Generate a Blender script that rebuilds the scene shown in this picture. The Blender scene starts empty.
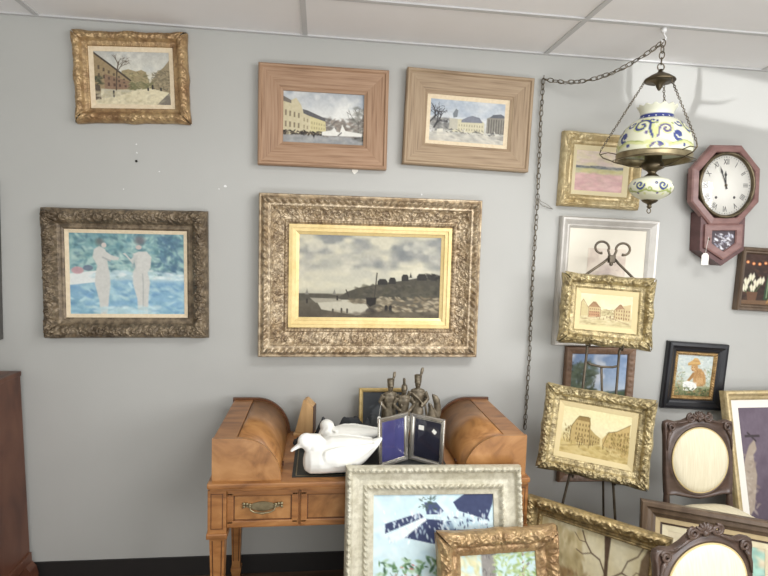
import bpy, bmesh, math, random
import numpy as np
from mathutils import Matrix, Vector
C = bpy.context.scene
COL = C.collection
R = math.radians
PI = math.pi
H_CEIL = 2.7214

# ------------------------------------------------------------------ helpers
def s2l(c):
    return tuple(((v/12.92) if v <= .04045 else ((v+.055)/1.055)**2.4) for v in c)

def rgb(r, g, b):
    return s2l((r/255., g/255., b/255.))

class MB:
    """collects geometry, links it as ONE mesh object"""
    def __init__(s):
        s.v = []; s.f = []; s.sm = []
    def add(s, verts, faces, smooth=False):
        n = len(s.v); s.v += [tuple(map(float, q)) for q in verts]
        s.f += [tuple(int(i)+n for i in f) for f in faces]; s.sm += [smooth]*len(faces)
        return s
    def box(s, x0, x1, y0, y1, z0, z1, bev=0.0, M=None):
        bm = bmesh.new(); bmesh.ops.create_cube(bm, size=1)
        for v in bm.verts:
            v.co = ((x0+x1)/2+v.co.x*(x1-x0), (y0+y1)/2+v.co.y*(y1-y0), (z0+z1)/2+v.co.z*(z1-z0))
        if bev: bmesh.ops.bevel(bm, geom=bm.edges[:], offset=bev, segments=2, profile=.7, affect='EDGES')
        return s.bm(bm, M)
    def bm(s, bm, M=None, smooth=False):
        bm.verts.index_update()
        vs = [(M @ v.co) if M else v.co.copy() for v in bm.verts]
        s.add(vs, [[v.index for v in f.verts] for f in bm.faces], smooth); bm.free(); return s
    def tube(s, pts, r, n=8, closed=False, cap=True):
        pts = [Vector(q) for q in pts]; m = len(pts)
        rr = r if hasattr(r, '__len__') else [r]*m
        vs = []; prev = None
        for i, q in enumerate(pts):
            if closed: t = pts[(i+1) % m]-pts[i-1]
            else: t = pts[min(i+1, m-1)]-pts[max(i-1, 0)]
            t.normalize()
            if prev is None:
                a = Vector((0, 0, 1)) if abs(t.z) < .9 else Vector((1, 0, 0))
                u = t.cross(a).normalized()
            else:
                u = (prev-t*prev.dot(t)).normalized()
            prev = u; w = t.cross(u)
            for k in range(n):
                a = 2*PI*k/n; vs.append(q+(u*math.cos(a)+w*math.sin(a))*rr[i])
        fs = []
        for i in range(m if closed else m-1):
            j = (i+1) % m
            for k in range(n):
                fs.append((i*n+k, i*n+(k+1) % n, j*n+(k+1) % n, j*n+k))
        if cap and not closed:
            fs.append(tuple(range(n))[::-1]); fs.append(tuple((m-1)*n+k for k in range(n)))
        return s.add(vs, fs, True)
    def lathe(s, prof, n=48, c=(0, 0, 0), axis='z', M=None):
        vs = []
        for (r, z) in prof:
            for k in range(n):
                a = 2*PI*k/n
                p = Vector((r*math.cos(a), r*math.sin(a), z))
                if axis == 'y': p = Vector((p.x, -p.z, p.y))
                p = p+Vector(c)
                vs.append((M @ p) if M else p)
        fs = []
        for i in range(len(prof)-1):
            for k in range(n):
                fs.append((i*n+k, i*n+(k+1) % n, (i+1)*n+(k+1) % n, (i+1)*n+k))
        if prof[0][0] > 1e-4 and False: pass
        return s.add(vs, fs, True)
    def loft(s, rings, smooth=True, cap=True):
        n = len(rings[0]); vs = [q for r in rings for q in r]; fs = []
        for i in range(len(rings)-1):
            for k in range(n):
                fs.append((i*n+k, i*n+(k+1) % n, (i+1)*n+(k+1) % n, (i+1)*n+k))
        if cap:
            fs.append(tuple(range(n))[::-1]); fs.append(tuple((len(rings)-1)*n+k for k in range(n)))
        return s.add(vs, fs, smooth)
    def ell(s, c, r, n=16, m=10, M=None):
        rings = []
        for i in range(m+1):
            th = PI*i/m; rings.append((max(math.sin(th), .02), -math.cos(th)))
        vs = []
        for (q, z) in rings:
            for k in range(n):
                a = 2*PI*k/n; p = Vector((q*math.cos(a)*r[0], q*math.sin(a)*r[1], z*r[2]))
                if M is not None: p = M @ p
                vs.append(p+Vector(c))
        fs = []
        for i in range(m):
            for k in range(n): fs.append((i*n+k, i*n+(k+1) % n, (i+1)*n+(k+1) % n, (i+1)*n+k))
        fs.append(tuple(range(n))[::-1]); fs.append(tuple(m*n+k for k in range(n)))
        return s.add(vs, fs, True)
    def prism(s, poly, y0, y1, smooth=False):
        """polygon in x,z extruded along y (y0 front .. y1 back)"""
        n = len(poly)
        vs = [(x, y0, z) for x, z in poly]+[(x, y1, z) for x, z in poly]
        fs = [tuple(range(n)), tuple(range(2*n-1, n-1, -1))]+[(k, n+k, n+(k+1) % n, (k+1) % n) for k in range(n)]
        return s.add(vs, fs, smooth)
    def mesh(s, name):
        me = bpy.data.meshes.new(name); me.from_pydata(s.v, [], s.f)
        me.polygons.foreach_set('use_smooth', s.sm); me.update()
        bm = bmesh.new(); bm.from_mesh(me); bmesh.ops.recalc_face_normals(bm, faces=bm.faces[:]); bm.to_mesh(me); bm.free()
        return me
    def build(s, name, mat, parent=None, flip=False):
        me = s.mesh(name)
        return link(name, me, mat, parent)

def link(name, me, mat, parent=None):
    o = bpy.data.objects.new(name, me); COL.objects.link(o)
    if mat is not None: me.materials.append(mat)
    if parent is not None: o.parent = parent
    return o

def tag(o, label, cat, group=None, kind=None):
    o['label'] = label; o['category'] = cat
    if group: o['group'] = group
    if kind: o['kind'] = kind
    return o

def thing(name, label, cat, loc=(0, 0, 0), rotz=0, group=None, M=None):
    o = bpy.data.objects.new(name, None); COL.objects.link(o); o.empty_display_size = .05
    if M is not None: o.matrix_world = M
    else:
        o.location = loc; o.rotation_euler = (0, 0, rotz)
    return tag(o, label, cat, group)

def struct(name, mb, mat):
    o = mb.build(name, mat); o['kind'] = 'structure'; return o

def fused(mb, voxel, smooth=2):
    """voxel-fuse overlapping shapes into one continuous skin"""
    me = mb.mesh('tmp'); o = bpy.data.objects.new('tmp', me); COL.objects.link(o)
    m = o.modifiers.new('r', 'REMESH'); m.mode = 'VOXEL'; m.voxel_size = voxel; m.use_smooth_shade = True
    if smooth:
        k = o.modifiers.new('s', 'SMOOTH'); k.iterations = smooth; k.factor = .5
    dg = bpy.context.evaluated_depsgraph_get(); dg.update()
    out = bpy.data.meshes.new_from_object(o.evaluated_get(dg))
    bpy.data.objects.remove(o); out.materials.clear()
    out.polygons.foreach_set('use_smooth', [True]*len(out.polygons))
    return out

# ------------------------------------------------------------------ materials
MATS = {}
def base(name):
    m = bpy.data.materials.new(name); m.use_nodes = True
    nt = m.node_tree; b = nt.nodes['Principled BSDF']
    return m, nt, b
def N(nt, t, **kw):
    n = nt.nodes.new(t)
    for k, v in kw.items():
        if k in n.inputs.keys(): n.inputs[k].default_value = v
        else: setattr(n, k, v)
    return n
def ramp(nt, stops):
    n = nt.nodes.new('ShaderNodeValToRGB'); e = n.color_ramp.elements
    while len(e) < len(stops): e.new(.5)
    for q, (p, c) in zip(e, stops): q.position = p; q.color = (*c, 1)
    return n
def noise_mat(name, cols, scale=(1, 1, 1), nscale=5., detail=5., rough=.5, metal=0., bump=0., bscale=None, spec=.5, lo=.3, hi=.7, dist=0., coat=0., bdist=.01):
    """noise between colours in object space"""
    m, nt, b = base(name)
    tc = N(nt, 'ShaderNodeTexCoord'); mp = N(nt, 'ShaderNodeMapping'); mp.inputs['Scale'].default_value = scale
    nt.links.new(tc.outputs['Object'], mp.inputs['Vector'])
    no = N(nt, 'ShaderNodeTexNoise'); no.inputs['Scale'].default_value = nscale; no.inputs['Detail'].default_value = detail; no.inputs['Distortion'].default_value = dist
    nt.links.new(mp.outputs[0], no.inputs['Vector'])
    k = len(cols)
    rp = ramp(nt, [(lo+(hi-lo)*i/max(1, k-1), c) for i, c in enumerate(cols)])
    nt.links.new(no.outputs['Fac'], rp.inputs[0]); nt.links.new(rp.outputs[0], b.inputs['Base Color'])
    b.inputs['Roughness'].default_value = rough; b.inputs['Metallic'].default_value = metal
    b.inputs['Specular IOR Level'].default_value = spec; b.inputs['Coat Weight'].default_value = coat
    if bump:
        n2 = N(nt, 'ShaderNodeTexNoise'); n2.inputs['Scale'].default_value = bscale or nscale*4; n2.inputs['Detail'].default_value = 6
        nt.links.new(mp.outputs[0], n2.inputs['Vector'])
        bp = N(nt, 'ShaderNodeBump'); bp.inputs['Strength'].default_value = bump; bp.inputs['Distance'].default_value = bdist
        nt.links.new(n2.outputs['Fac'], bp.inputs['Height']); nt.links.new(bp.outputs[0], b.inputs['Normal'])
    return m
def flat_mat(name, c, rough=.5, metal=0., spec=.5):
    m, nt, b = base(name); b.inputs['Base Color'].default_value = (*c, 1)
    b.inputs['Roughness'].default_value = rough; b.inputs['Metallic'].default_value = metal; b.inputs['Specular IOR Level'].default_value = spec
    return m
def glass_mat(name, rough=.03):
    m, nt, b = base(name)
    tr = N(nt, 'ShaderNodeBsdfTransparent'); gl = N(nt, 'ShaderNodeBsdfGlossy'); gl.inputs['Roughness'].default_value = rough
    fr = N(nt, 'ShaderNodeLayerWeight'); fr.inputs['Blend'].default_value = .5
    pw = N(nt, 'ShaderNodeMath', operation='POWER'); pw.inputs[1].default_value = 4; ad = N(nt, 'ShaderNodeMath', operation='MULTIPLY_ADD'); ad.inputs[1].default_value = .6; ad.inputs[2].default_value = .035
    nt.links.new(fr.outputs['Facing'], pw.inputs[0]); nt.links.new(pw.outputs[0], ad.inputs[0])
    mx = N(nt, 'ShaderNodeMixShader')
    nt.links.new(ad.outputs[0], mx.inputs[0]); nt.links.new(tr.outputs[0], mx.inputs[1]); nt.links.new(gl.outputs[0], mx.inputs[2])
    nt.links.new(mx.outputs[0], nt.nodes['Material Output'].inputs['Surface'])
    return m
def paint_mat(name, rough=.55):
    m, nt, b = base(name)
    a = N(nt, 'ShaderNodeVertexColor'); a.layer_name = 'Col'
    nt.links.new(a.outputs['Color'], b.inputs['Base Color']); b.inputs['Roughness'].default_value = rough
    b.inputs['Specular IOR Level'].default_value = .25
    return m

def gilt(name, dark, mid, light, wear=.35, rough=.42, metal=.45, nscale=9, fine=38):
    """old gilding: broad toning, and fine rubbed spots where the dark ground shows"""
    m, nt, b = base(name)
    tc = N(nt, 'ShaderNodeTexCoord')
    n1 = N(nt, 'ShaderNodeTexNoise'); n1.inputs['Scale'].default_value = nscale; n1.inputs['Detail'].default_value = 6
    n2 = N(nt, 'ShaderNodeTexNoise'); n2.inputs['Scale'].default_value = fine; n2.inputs['Detail'].default_value = 5; n2.inputs['Roughness'].default_value = .65
    for n in (n1, n2): nt.links.new(tc.outputs['Object'], n.inputs['Vector'])
    r1 = ramp(nt, [(.36, mid), (.64, light)]); r2 = ramp(nt, [(.40, (1, 1, 1)), (.58, (0, 0, 0))])
    nt.links.new(n1.outputs['Fac'], r1.inputs[0]); nt.links.new(n2.outputs['Fac'], r2.inputs[0])
    mu = N(nt, 'ShaderNodeMath', operation='MULTIPLY'); mu.inputs[1].default_value = wear; nt.links.new(r2.outputs[0], mu.inputs[0])
    mx = N(nt, 'ShaderNodeMix', data_type='RGBA'); pass
    cs = [i for i in mx.inputs if i.type == 'RGBA']; cs[1].default_value = (*dark, 1)
    nt.links.new(r1.outputs[0], cs[0]); nt.links.new(mu.outputs[0], [i for i in mx.inputs if i.type == 'VALUE'][0])
    nt.links.new([o for o in mx.outputs if o.type == 'RGBA'][0], b.inputs['Base Color'])
    b.inputs['Roughness'].default_value = rough; b.inputs['Metallic'].default_value = metal
    bp = N(nt, 'ShaderNodeBump'); bp.inputs['Strength'].default_value = .25; bp.inputs['Distance'].default_value = .002
    nt.links.new(n2.outputs['Fac'], bp.inputs['Height']); nt.links.new(bp.outputs[0], b.inputs['Normal'])
    return m

G = dict(
    wall=noise_mat('wall_paint', [rgb(175, 175, 170), rgb(181, 181, 176)], nscale=1.3, rough=.75, bump=.05, bscale=160, spec=.25),
    ceil=noise_mat('ceiling_tile', [rgb(234, 233, 231), rgb(240, 239, 238)], nscale=2., rough=.9, bump=.12, bscale=220, spec=.1),
    tbar=flat_mat('tile_bar', rgb(196, 196, 195), .5),
    vinyl=flat_mat('black_vinyl', rgb(38, 36, 35), .45),
    floor=noise_mat('floor_boards', [rgb(62, 46, 36), rgb(92, 70, 54), rgb(110, 88, 70)], scale=(1.2, 9, 1), nscale=2.2, rough=.45),
    gold_old=gilt('old_gilt', rgb(78, 52, 30), rgb(166, 132, 84), rgb(192, 160, 108), .45),
    gold_red=gilt('red_gilt', rgb(84, 58, 40), rgb(160, 126, 88), rgb(194, 166, 122), .45),
    gold_pale=gilt('pale_gilt', rgb(122, 98, 60), rgb(196, 174, 126), rgb(214, 198, 156), .35),
    gold_green=gilt('green_gilt', rgb(70, 58, 38), rgb(164, 147, 104), rgb(200, 184, 140), .6),
    gold_olive=gilt('olive_gilt', rgb(66, 54, 34), rgb(150, 128, 84), rgb(190, 168, 120), .6),
    gold_flat=gilt('flat_gilt', rgb(176, 146, 84), rgb(214, 190, 130), rgb(224, 202, 146), .2, .4, .3),
    gold_bright=gilt('bright_gilt', rgb(150, 116, 60), rgb(212, 180, 112), rgb(232, 206, 146), .25, .35, .4),
    silver_gilt=gilt('champagne_gilt', rgb(86, 66, 50), rgb(176, 155, 124), rgb(206, 189, 160), .62),
    dark_orn=gilt('worn_bronze_gilt', rgb(52, 42, 33), rgb(108, 93, 73), rgb(146, 130, 106), .6, .45, .3),
    silver=noise_mat('silver_leaf', [rgb(182, 178, 170), rgb(208, 205, 198)], nscale=10, rough=.4, metal=.35),
    cream_frame=gilt('cream_gesso', rgb(126, 114, 86), rgb(190, 185, 163), rgb(204, 200, 181), .36, .55, 0.),
    palewood=noise_mat('limed_wood', [rgb(120, 92, 70), rgb(154, 122, 95), rgb(170, 139, 112)], scale=(1, 1, 26), nscale=5, rough=.65, bump=.15, bscale=14, bdist=.003, lo=.2, hi=.65),
    palewoodv=noise_mat('limed_wood_upright', [rgb(120, 92, 70), rgb(154, 122, 95), rgb(170, 139, 112)], scale=(26, 1, 1), nscale=5, rough=.65, bump=.15, bscale=14, bdist=.003, lo=.2, hi=.65),
    greywood=noise_mat('greyed_wood', [rgb(114, 95, 73), rgb(150, 128, 102), rgb(166, 145, 118)], scale=(1, 1, 26), nscale=5, rough=.65, bump=.15, bscale=14, bdist=.003, lo=.2, hi=.65),
    greywoodv=noise_mat('greyed_wood_upright', [rgb(114, 95, 73), rgb(150, 128, 102), rgb(166, 145, 118)], scale=(26, 1, 1), nscale=5, rough=.65, bump=.15, bscale=14, bdist=.003, lo=.2, hi=.65),
    linen=noise_mat('linen_slip', [rgb(214, 196, 164), rgb(226, 210, 182)], nscale=60, rough=.8),
    whitemat=flat_mat('white_mat', rgb(226, 222, 212), .8, spec=.2),
    creammat=flat_mat('cream_mat', rgb(206, 190, 146), .7, spec=.2),
    darkwood=noise_mat('dark_walnut', [rgb(48, 32, 24), rgb(78, 54, 40), rgb(92, 66, 50)], scale=(2, 2, 9), nscale=3, rough=.38),
    brownframe=noise_mat('brown_frame_wood', [rgb(74, 58, 44), rgb(104, 86, 68)], scale=(9, 2, 2), nscale=3, rough=.4),
    midbrown=noise_mat('red_brown_wood', [rgb(104, 80, 62), rgb(134, 106, 84)], scale=(3, 3, 8), nscale=4, rough=.45),
    black=noise_mat('black_lacquer', [rgb(22, 23, 27), rgb(34, 35, 40)], nscale=6, rough=.32),
    desk=noise_mat('honey_walnut', [rgb(104, 66, 34), rgb(146, 98, 54), rgb(166, 118, 70)], scale=(2.0, 6, 9), nscale=2.4, rough=.33, dist=1.2, detail=7, lo=.25, hi=.7),
    deskburl=noise_mat('burr_walnut', [rgb(118, 78, 42), rgb(154, 108, 62), rgb(174, 128, 80)], nscale=7, rough=.3, dist=2.2, detail=8, lo=.25, hi=.72),
    deskdark=noise_mat('dark_edge_walnut', [rgb(78, 46, 24), rgb(98, 60, 34)], scale=(2, 6, 9), nscale=3, rough=.35),
    leather=noise_mat('black_leather', [rgb(28, 32, 32), rgb(40, 44, 44)], nscale=30, rough=.45, bump=.1, bscale=150),
    brass=noise_mat('aged_brass', [rgb(112, 100, 74), rgb(160, 148, 116)], nscale=20, rough=.42, metal=.7),
    bronze=noise_mat('dark_bronze', [rgb(70, 62, 48), rgb(116, 104, 82)], nscale=18, rough=.38, metal=.8),
    iron=noise_mat('wrought_iron', [rgb(72, 64, 54), rgb(106, 96, 80)], nscale=20, rough=.45, metal=.6),
    chain=noise_mat('antique_chain', [rgb(88, 80, 66), rgb(130, 120, 102)], nscale=30, rough=.4, metal=.7),
    white=flat_mat('white_plastic', rgb(232, 232, 230), .4),
    bisque=noise_mat('white_bisque', [rgb(234, 234, 226), rgb(243, 243, 237)], nscale=12, rough=.45, bump=.35, bscale=26, bdist=.006),
    pewter=noise_mat('bronzed_pewter', [rgb(78, 70, 56), rgb(116, 106, 88), rgb(146, 136, 116)], nscale=40, rough=.45, metal=.45, bump=.2, bscale=200, bdist=.002),
    silverplate=noise_mat('silver_plate', [rgb(172, 168, 158), rgb(206, 202, 194)], nscale=12, rough=.25, metal=.85),
    velvet_blue=noise_mat('violet_blue_card', [rgb(46, 46, 98), rgb(68, 68, 124)], nscale=9, rough=.7),
    velvet_navy=noise_mat('navy_card', [rgb(22, 24, 42), rgb(34, 36, 58)], nscale=9, rough=.5),
    boxwood=noise_mat('light_box_wood', [rgb(176, 138, 92), rgb(204, 168, 120)], scale=(12, 12, 2), nscale=3, rough=.5),
    blackcloth=noise_mat('black_cloth', [rgb(34, 36, 38), rgb(58, 60, 62)], nscale=20, rough=.8),
    clockwood=noise_mat('mahogany_red', [rgb(114, 82, 77), rgb(140, 107, 101)], scale=(3, 3, 8), nscale=4, rough=.36),
    clockdark=noise_mat('mahogany_dark', [rgb(78, 50, 48), rgb(100, 66, 64)], scale=(3, 3, 8), nscale=4, rough=.4),
    dial=noise_mat('dial_paper', [rgb(222, 220, 210), rgb(232, 230, 222)], nscale=6, rough=.6),
    ink=flat_mat('dial_ink', rgb(52, 50, 50), .5),
    paper=flat_mat('tag_paper', rgb(238, 236, 226), .7),
    fabric=noise_mat('cream_upholstery', [rgb(212, 202, 172), rgb(224, 216, 190)], scale=(60, 4, 4), nscale=3, rough=.85, bump=.1, bscale=8),
    piping=flat_mat('cream_piping', rgb(196, 176, 126), .8),
    chairwood=noise_mat('carved_walnut', [rgb(62, 48, 40), rgb(88, 70, 60)], scale=(4, 4, 8), nscale=4, rough=.33),
    chest=noise_mat('chest_mahogany', [rgb(66, 38, 28), rgb(96, 60, 44), rgb(108, 72, 54)], scale=(6, 3, 1.2), nscale=2.6, rough=.4, dist=.6),
    greyframe=noise_mat('dark_grey_frame', [rgb(70, 68, 66), rgb(92, 90, 86)], nscale=10, rough=.5),
    antler=noise_mat('antler_bone', [rgb(120, 96, 66), rgb(178, 156, 120)], nscale=9, rough=.6),
    plaster=flat_mat('white_filler', rgb(226, 226, 224), .8),
    nail=flat_mat('nail_steel', rgb(50, 46, 42), .4, .7),
    glass=glass_mat('clear_glass'),
    paint=paint_mat('painted_canvas'),
    glaze=paint_mat('painted_glaze', .18),
)

# ------------------------------------------------------------------ painter: colours of pictures, worked out on a fine grid
def vnoise(w, h, nx, ny, rng):
    g = rng.random((ny+2, nx+2)); X = np.linspace(0, nx, w); Y = np.linspace(0, ny, h)
    xi = np.minimum(X.astype(int), nx); yi = np.minimum(Y.astype(int), ny); fx = X-xi; fy = Y-yi
    fx = fx*fx*(3-2*fx); fy = fy*fy*(3-2*fy)
    a = g[np.ix_(yi, xi)]; b = g[np.ix_(yi, xi+1)]; c = g[np.ix_(yi+1, xi)]; d = g[np.ix_(yi+1, xi+1)]
    return (a*(1-fx)+b*fx)*(1-fy)[:, None]+(c*(1-fx)+d*fx)*fy[:, None]

class Paint:
    """x right 0..1, y down 0..1, colours 0..255"""
    def __init__(s, w, h, ar, seed=1):
        s.w, s.h, s.ar = w, h, ar; s.rng = np.random.default_rng(seed)
        s.X, s.Y = np.meshgrid(np.linspace(0, 1, w), np.linspace(0, 1, h)); s.im = np.zeros((h, w, 3))
        s.px = 1.0/w; s.sat = .82; s.lift = 5
    def mix(s, m, c):
        s.im = s.im*(1-m[..., None])+np.array(c, float)*m[..., None]; return s
    def grad(s, stops, noise=0):
        ys = [q[0] for q in stops]
        for k in range(3): s.im[..., k] = np.interp(s.Y, ys, [q[1][k] for q in stops])
        return s
    def cloud(s, y0, y1, nx, ny, c, amt=1., lo=.45, hi=.75):
        n = .6*vnoise(s.w, s.h, nx, ny, s.rng)+.4*vnoise(s.w, s.h, nx*3, ny*3, s.rng)
        m = np.clip((n-lo)/(hi-lo), 0, 1)*amt*np.clip((s.Y-y0)/.03+.5, 0, 1)*np.clip((y1-s.Y)/.05+.5, 0, 1)
        return s.mix(m, c)
    def poly(s, pts, c, a=1., soft=1.):
        X, Y = s.X, s.Y; ins = np.zeros(X.shape, bool); d = np.full(X.shape, 9.)
        n = len(pts)
        for i in range(n):
            x0, y0 = pts[i]; x1, y1 = pts[(i+1) % n]
            if y0 != y1:
                cond = ((y0 > Y) != (y1 > Y)) & (X < (x1-x0)*(Y-y0)/(y1-y0)+x0); ins ^= cond
            dx, dy = (x1-x0), (y1-y0)/s.ar; L2 = dx*dx+dy*dy+1e-12
            t = np.clip(((X-x0)*dx+(Y-y0)/s.ar*dy)/L2, 0, 1)
            d = np.minimum(d, np.hypot(X-x0-t*dx, (Y-y0)/s.ar-t*dy))
        sd = np.where(ins, d, -d); return s.mix(np.clip(sd/(soft*s.px)+.5, 0, 1)*a, c)
    def line(s, pts, wd, c, a=1.):
        d = np.full(s.X.shape, 9.)
        for (x0, y0), (x1, y1) in zip(pts[:-1], pts[1:]):
            dx, dy = x1-x0, (y1-y0)/s.ar; L2 = dx*dx+dy*dy+1e-12
            t = np.clip(((s.X-x0)*dx+(s.Y-y0)/s.ar*dy)/L2, 0, 1)
            d = np.minimum(d, np.hypot(s.X-x0-t*dx, (s.Y-y0)/s.ar-t*dy))
        return s.mix(np.clip((wd-d)/s.px+.5, 0, 1)*a, c)
    def ell(s, cx, cy, rx, ry, c, a=1., soft=.25):
        d = np.hypot((s.X-cx)/rx, (s.Y-cy)/ry); return s.mix(np.clip((1-d)/soft, 0, 1)*a, c)
    def dabs(s, n, box, size, pal, a=.7, ang=0, spread=.6, asp=2.5):
        """short brush strokes; box x0,y0,x1,y1"""
        x0, y0, x1, y1 = box; r = s.rng
        for _ in range(n):
            cx, cy = r.uniform(x0, x1), r.uniform(y0, y1); sz = size*r.uniform(.6, 1.4); th = ang+r.normal()*spread
            i0, i1 = int(max(0, (cx-sz*2)*s.w)), int(min(s.w, (cx+sz*2)*s.w+2)); j0, j1 = int(max(0, (cy-sz*2*s.ar)*s.h)), int(min(s.h, (cy+sz*2*s.ar)*s.h+2))
            if i1 <= i0 or j1 <= j0: continue
            X = s.X[j0:j1, i0:i1]-cx; Y = (s.Y[j0:j1, i0:i1]-cy)/s.ar
            u = X*math.cos(th)+Y*math.sin(th); v = -X*math.sin(th)+Y*math.cos(th)
            m = np.clip(1.5-np.hypot(u/sz, v*asp/sz)*1.5, 0, 1)*a
            c = np.array(pal[r.integers(len(pal))], float)+r.normal()*6
            s.im[j0:j1, i0:i1] = s.im[j0:j1, i0:i1]*(1-m[..., None])+c*m[..., None]
        return s
    def grain(s, amp):
        n = vnoise(s.w, s.h, s.w//3, s.h//3, s.rng)-.5; s.im = np.clip(s.im+(n*amp*.9)[..., None], 0, 255); return s
    def tree(s, x, y, h, wd, c, depth=4, ang=-PI/2, a=.85):
        r = s.rng; x1 = x+math.cos(ang)*h; y1 = y+math.sin(ang)*h*s.ar
        s.line([(x, y), (x1, y1)], wd, c, a)
        if depth > 0:
            for k in range(2 if depth < 4 else 3): s.tree(x1-(x1-x)*r.uniform(0, .35), y1-(y1-y)*r.uniform(0, .35), h*r.uniform(.5, .75), wd*.6, c, depth-1, ang+r.normal()*.55, a)
        return s
    def lin(s):
        g = s.im.mean(-1, keepdims=True); v = np.clip(g+(s.im-g)*s.sat+s.lift, 0, 255)/255.; return np.where(v <= .04045, v/12.92, ((v+.055)/1.055)**2.4)

def canvas(name, P, w, h, parent, x=0., z=0., y=-.01, mat=None):
    """the painted panel: a fine grid w x h in the parent's x-z plane, colours per vertex"""
    nx, ny = P.w, P.h
    X = x+(P.X-.5)*w; Z = z+(.5-P.Y)*h
    co = np.stack([X, np.full_like(X, y), Z], -1).reshape(-1, 3)
    idx = np.arange(nx*ny).reshape(ny, nx)
    q = np.stack([idx[:-1, :-1], idx[1:, :-1], idx[1:, 1:], idx[:-1, 1:]], -1).reshape(-1, 4)
    nb = len(co)
    # a backing rim gives the panel its thickness
    bk = [(x-w/2, y+.004, z+h/2), (x+w/2, y+.004, z+h/2), (x+w/2, y+.004, z-h/2), (x-w/2, y+.004, z-h/2)]
    me = bpy.data.meshes.new(name)
    fs = q.tolist()+[[nb, nb+1, nb+2, nb+3]]
    tl, tr, bl, br = int(idx[0, 0]), int(idx[0, -1]), int(idx[-1, 0]), int(idx[-1, -1])
    fs += [[tl, tr, nb+1, nb], [tr, br, nb+2, nb+1], [br, bl, nb+3, nb+2], [bl, tl, nb, nb+3]]
    me.from_pydata(co.tolist()+bk, [], fs)
    ca = me.color_attributes.new('Col', 'FLOAT_COLOR', 'POINT')
    c = np.ones((nb+4, 4)); c[:nb, :3] = P.lin().reshape(-1, 3); c[nb:, :3] = .2
    ca.data.foreach_set('color', c.ravel().astype(np.float32))
    return link(name, me, mat or G['paint'], parent)

# ------------------------------------------------------------------ carved mouldings
def win(v, e=.12): return np.clip(np.minimum(v, 1-v)/e, 0, 1)
def band(D, a, b): return (D-a)/(b-a)
def o_rope(S, D, L, a, b, pitch, amp):
    v = band(D, a, b); s = np.abs(S-L/2)
    return amp*np.clip(win(v, .3), 0, 1)*(.5+.5*np.sin(2*PI*(s/pitch+v*.9)))
def o_bead(S, D, L, a, b, pitch, amp):
    v = band(D, a, b); u = ((S-L/2) % pitch)/pitch
    return amp*np.sqrt(np.clip(1-((u-.5)/.5)**2-((v-.5)/.5)**2, 0, 1))
def o_leaf(S, D, L, a, b, pitch, amp):
    v = band(D, a, b); s = np.abs(S-L/2); u = (s % pitch)/pitch
    wv = np.clip(np.sin(PI*np.clip(v, 0, 1)), 0, 1)
    body = np.clip(1-np.abs(u-.5)*2/(.25+.75*np.clip(v, 0, 1)), 0, 1)**.5
    vein = .75+.25*np.cos((u-.5)*22/(0.3+np.clip(v, 0, 1)))
    return amp*np.where((v > 0) & (v < 1), body*vein*np.minimum(1, wv*2.5), 0)
def stamp(S, D, pts, wd, amp):
    out = np.zeros(S.shape)
    for (px, py, k) in pts:
        m = (np.abs(S-px) < wd*3) & (np.abs(D-py) < wd*3)
        if not m.any(): continue
        d2 = (S[m]-px)**2+(D[m]-py)**2; w = wd*k
        out[m] = np.maximum(out[m], amp*k*np.exp(-d2/(w*w)))
    return out
def o_scroll(S, D, L, a, b, pitch, amp, seed=0):
    """running scroll with leaves, mirrored about the middle of the side"""
    s = np.abs(S-L/2); bw = b-a; rng = np.random.default_rng(seed)
    pts = []; lf = []; n = int(L/2/pitch)+1; wd = max(.0026, bw*.07)
    for i in range(n):
        c = (i+.5)*pitch; up = 1 if i % 2 else -1; cy = (a+b)/2+up*bw*.1; R0 = min(pitch*.46, bw*.4)
        for t in np.linspace(0, 1, 26):
            r = R0*(1-.78*t); th = up*(PI*.6+t*3.6*PI); pts.append((c+r*math.cos(th), cy+r*math.sin(th), 1-.3*t))
        pts.append((c, cy, 1.2))
        for q in range(7):   # leaves fanning from the outside of each curl
            th = up*(-PI*.95+q*PI*.32)+rng.normal()*.12; r0, r1 = R0*1.02, R0*1.5
            for t in np.linspace(0, 1, 5):
                r = r0+(r1-r0)*t; lf.append((c+r*math.cos(th+.35*t), cy+r*math.sin(th+.35*t), .85*(1-.45*t)))
    return np.maximum(stamp(s, D, pts, wd, amp), stamp(s, D, lf, wd*.85, amp*.8))*win(band(D, a, b), .08)
def o_ridge(S, D, L, a, b, sc, amp, seed=0):
    """dense carved leafage"""
    s = np.abs(S-L/2)/sc; v = D/sc
    w1 = np.sin(.8*s+1.3*np.sin(.7*v+seed)); w2 = np.sin(.9*v-1.1*np.sin(.6*s+2*seed))
    h = (1-np.abs(np.sin(1.5*s+2.*w2)))**1.4*.6+(1-np.abs(np.sin(1.6*v+2.2*w1)))**1.4*.5
    return amp*h*win(band(D, a, b), .15)
def o_corner(S, D, L, R0, amp, lobes=9):
    s = np.minimum(S, L-S); r = np.hypot(s, D)/R0; th = np.arctan2(D, s+1e-6)
    fan = np.clip(1-((r-.55)/.45)**2, 0, 1)*(.55+.45*np.cos(th*lobes*2))
    boss = np.exp(-((s-.42*R0)**2+(D-.42*R0)**2)/(.17*R0)**2)*1.1
    curl = np.exp(-((s-1.05*R0)**2+(D-.45*R0)**2)/(.16*R0)**2)+np.exp(-((D-1.05*R0)**2+(s-.45*R0)**2)/(.16*R0)**2)
    return amp*np.maximum(np.maximum(fan, boss), curl)
def o_centre(S, D, L, R0, amp, m, lobes=7):
    s = np.abs(S-L/2); dd = D-m*.4; r = np.hypot(s/1.4, dd)/R0; th = np.arctan2(dd, s)
    return amp*np.clip(1-r**2, 0, 1)*(.6+.4*np.cos(th*lobes))+amp*.9*np.exp(-((s-1.6*R0)**2+dd**2)/(.3*R0)**2)
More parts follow.
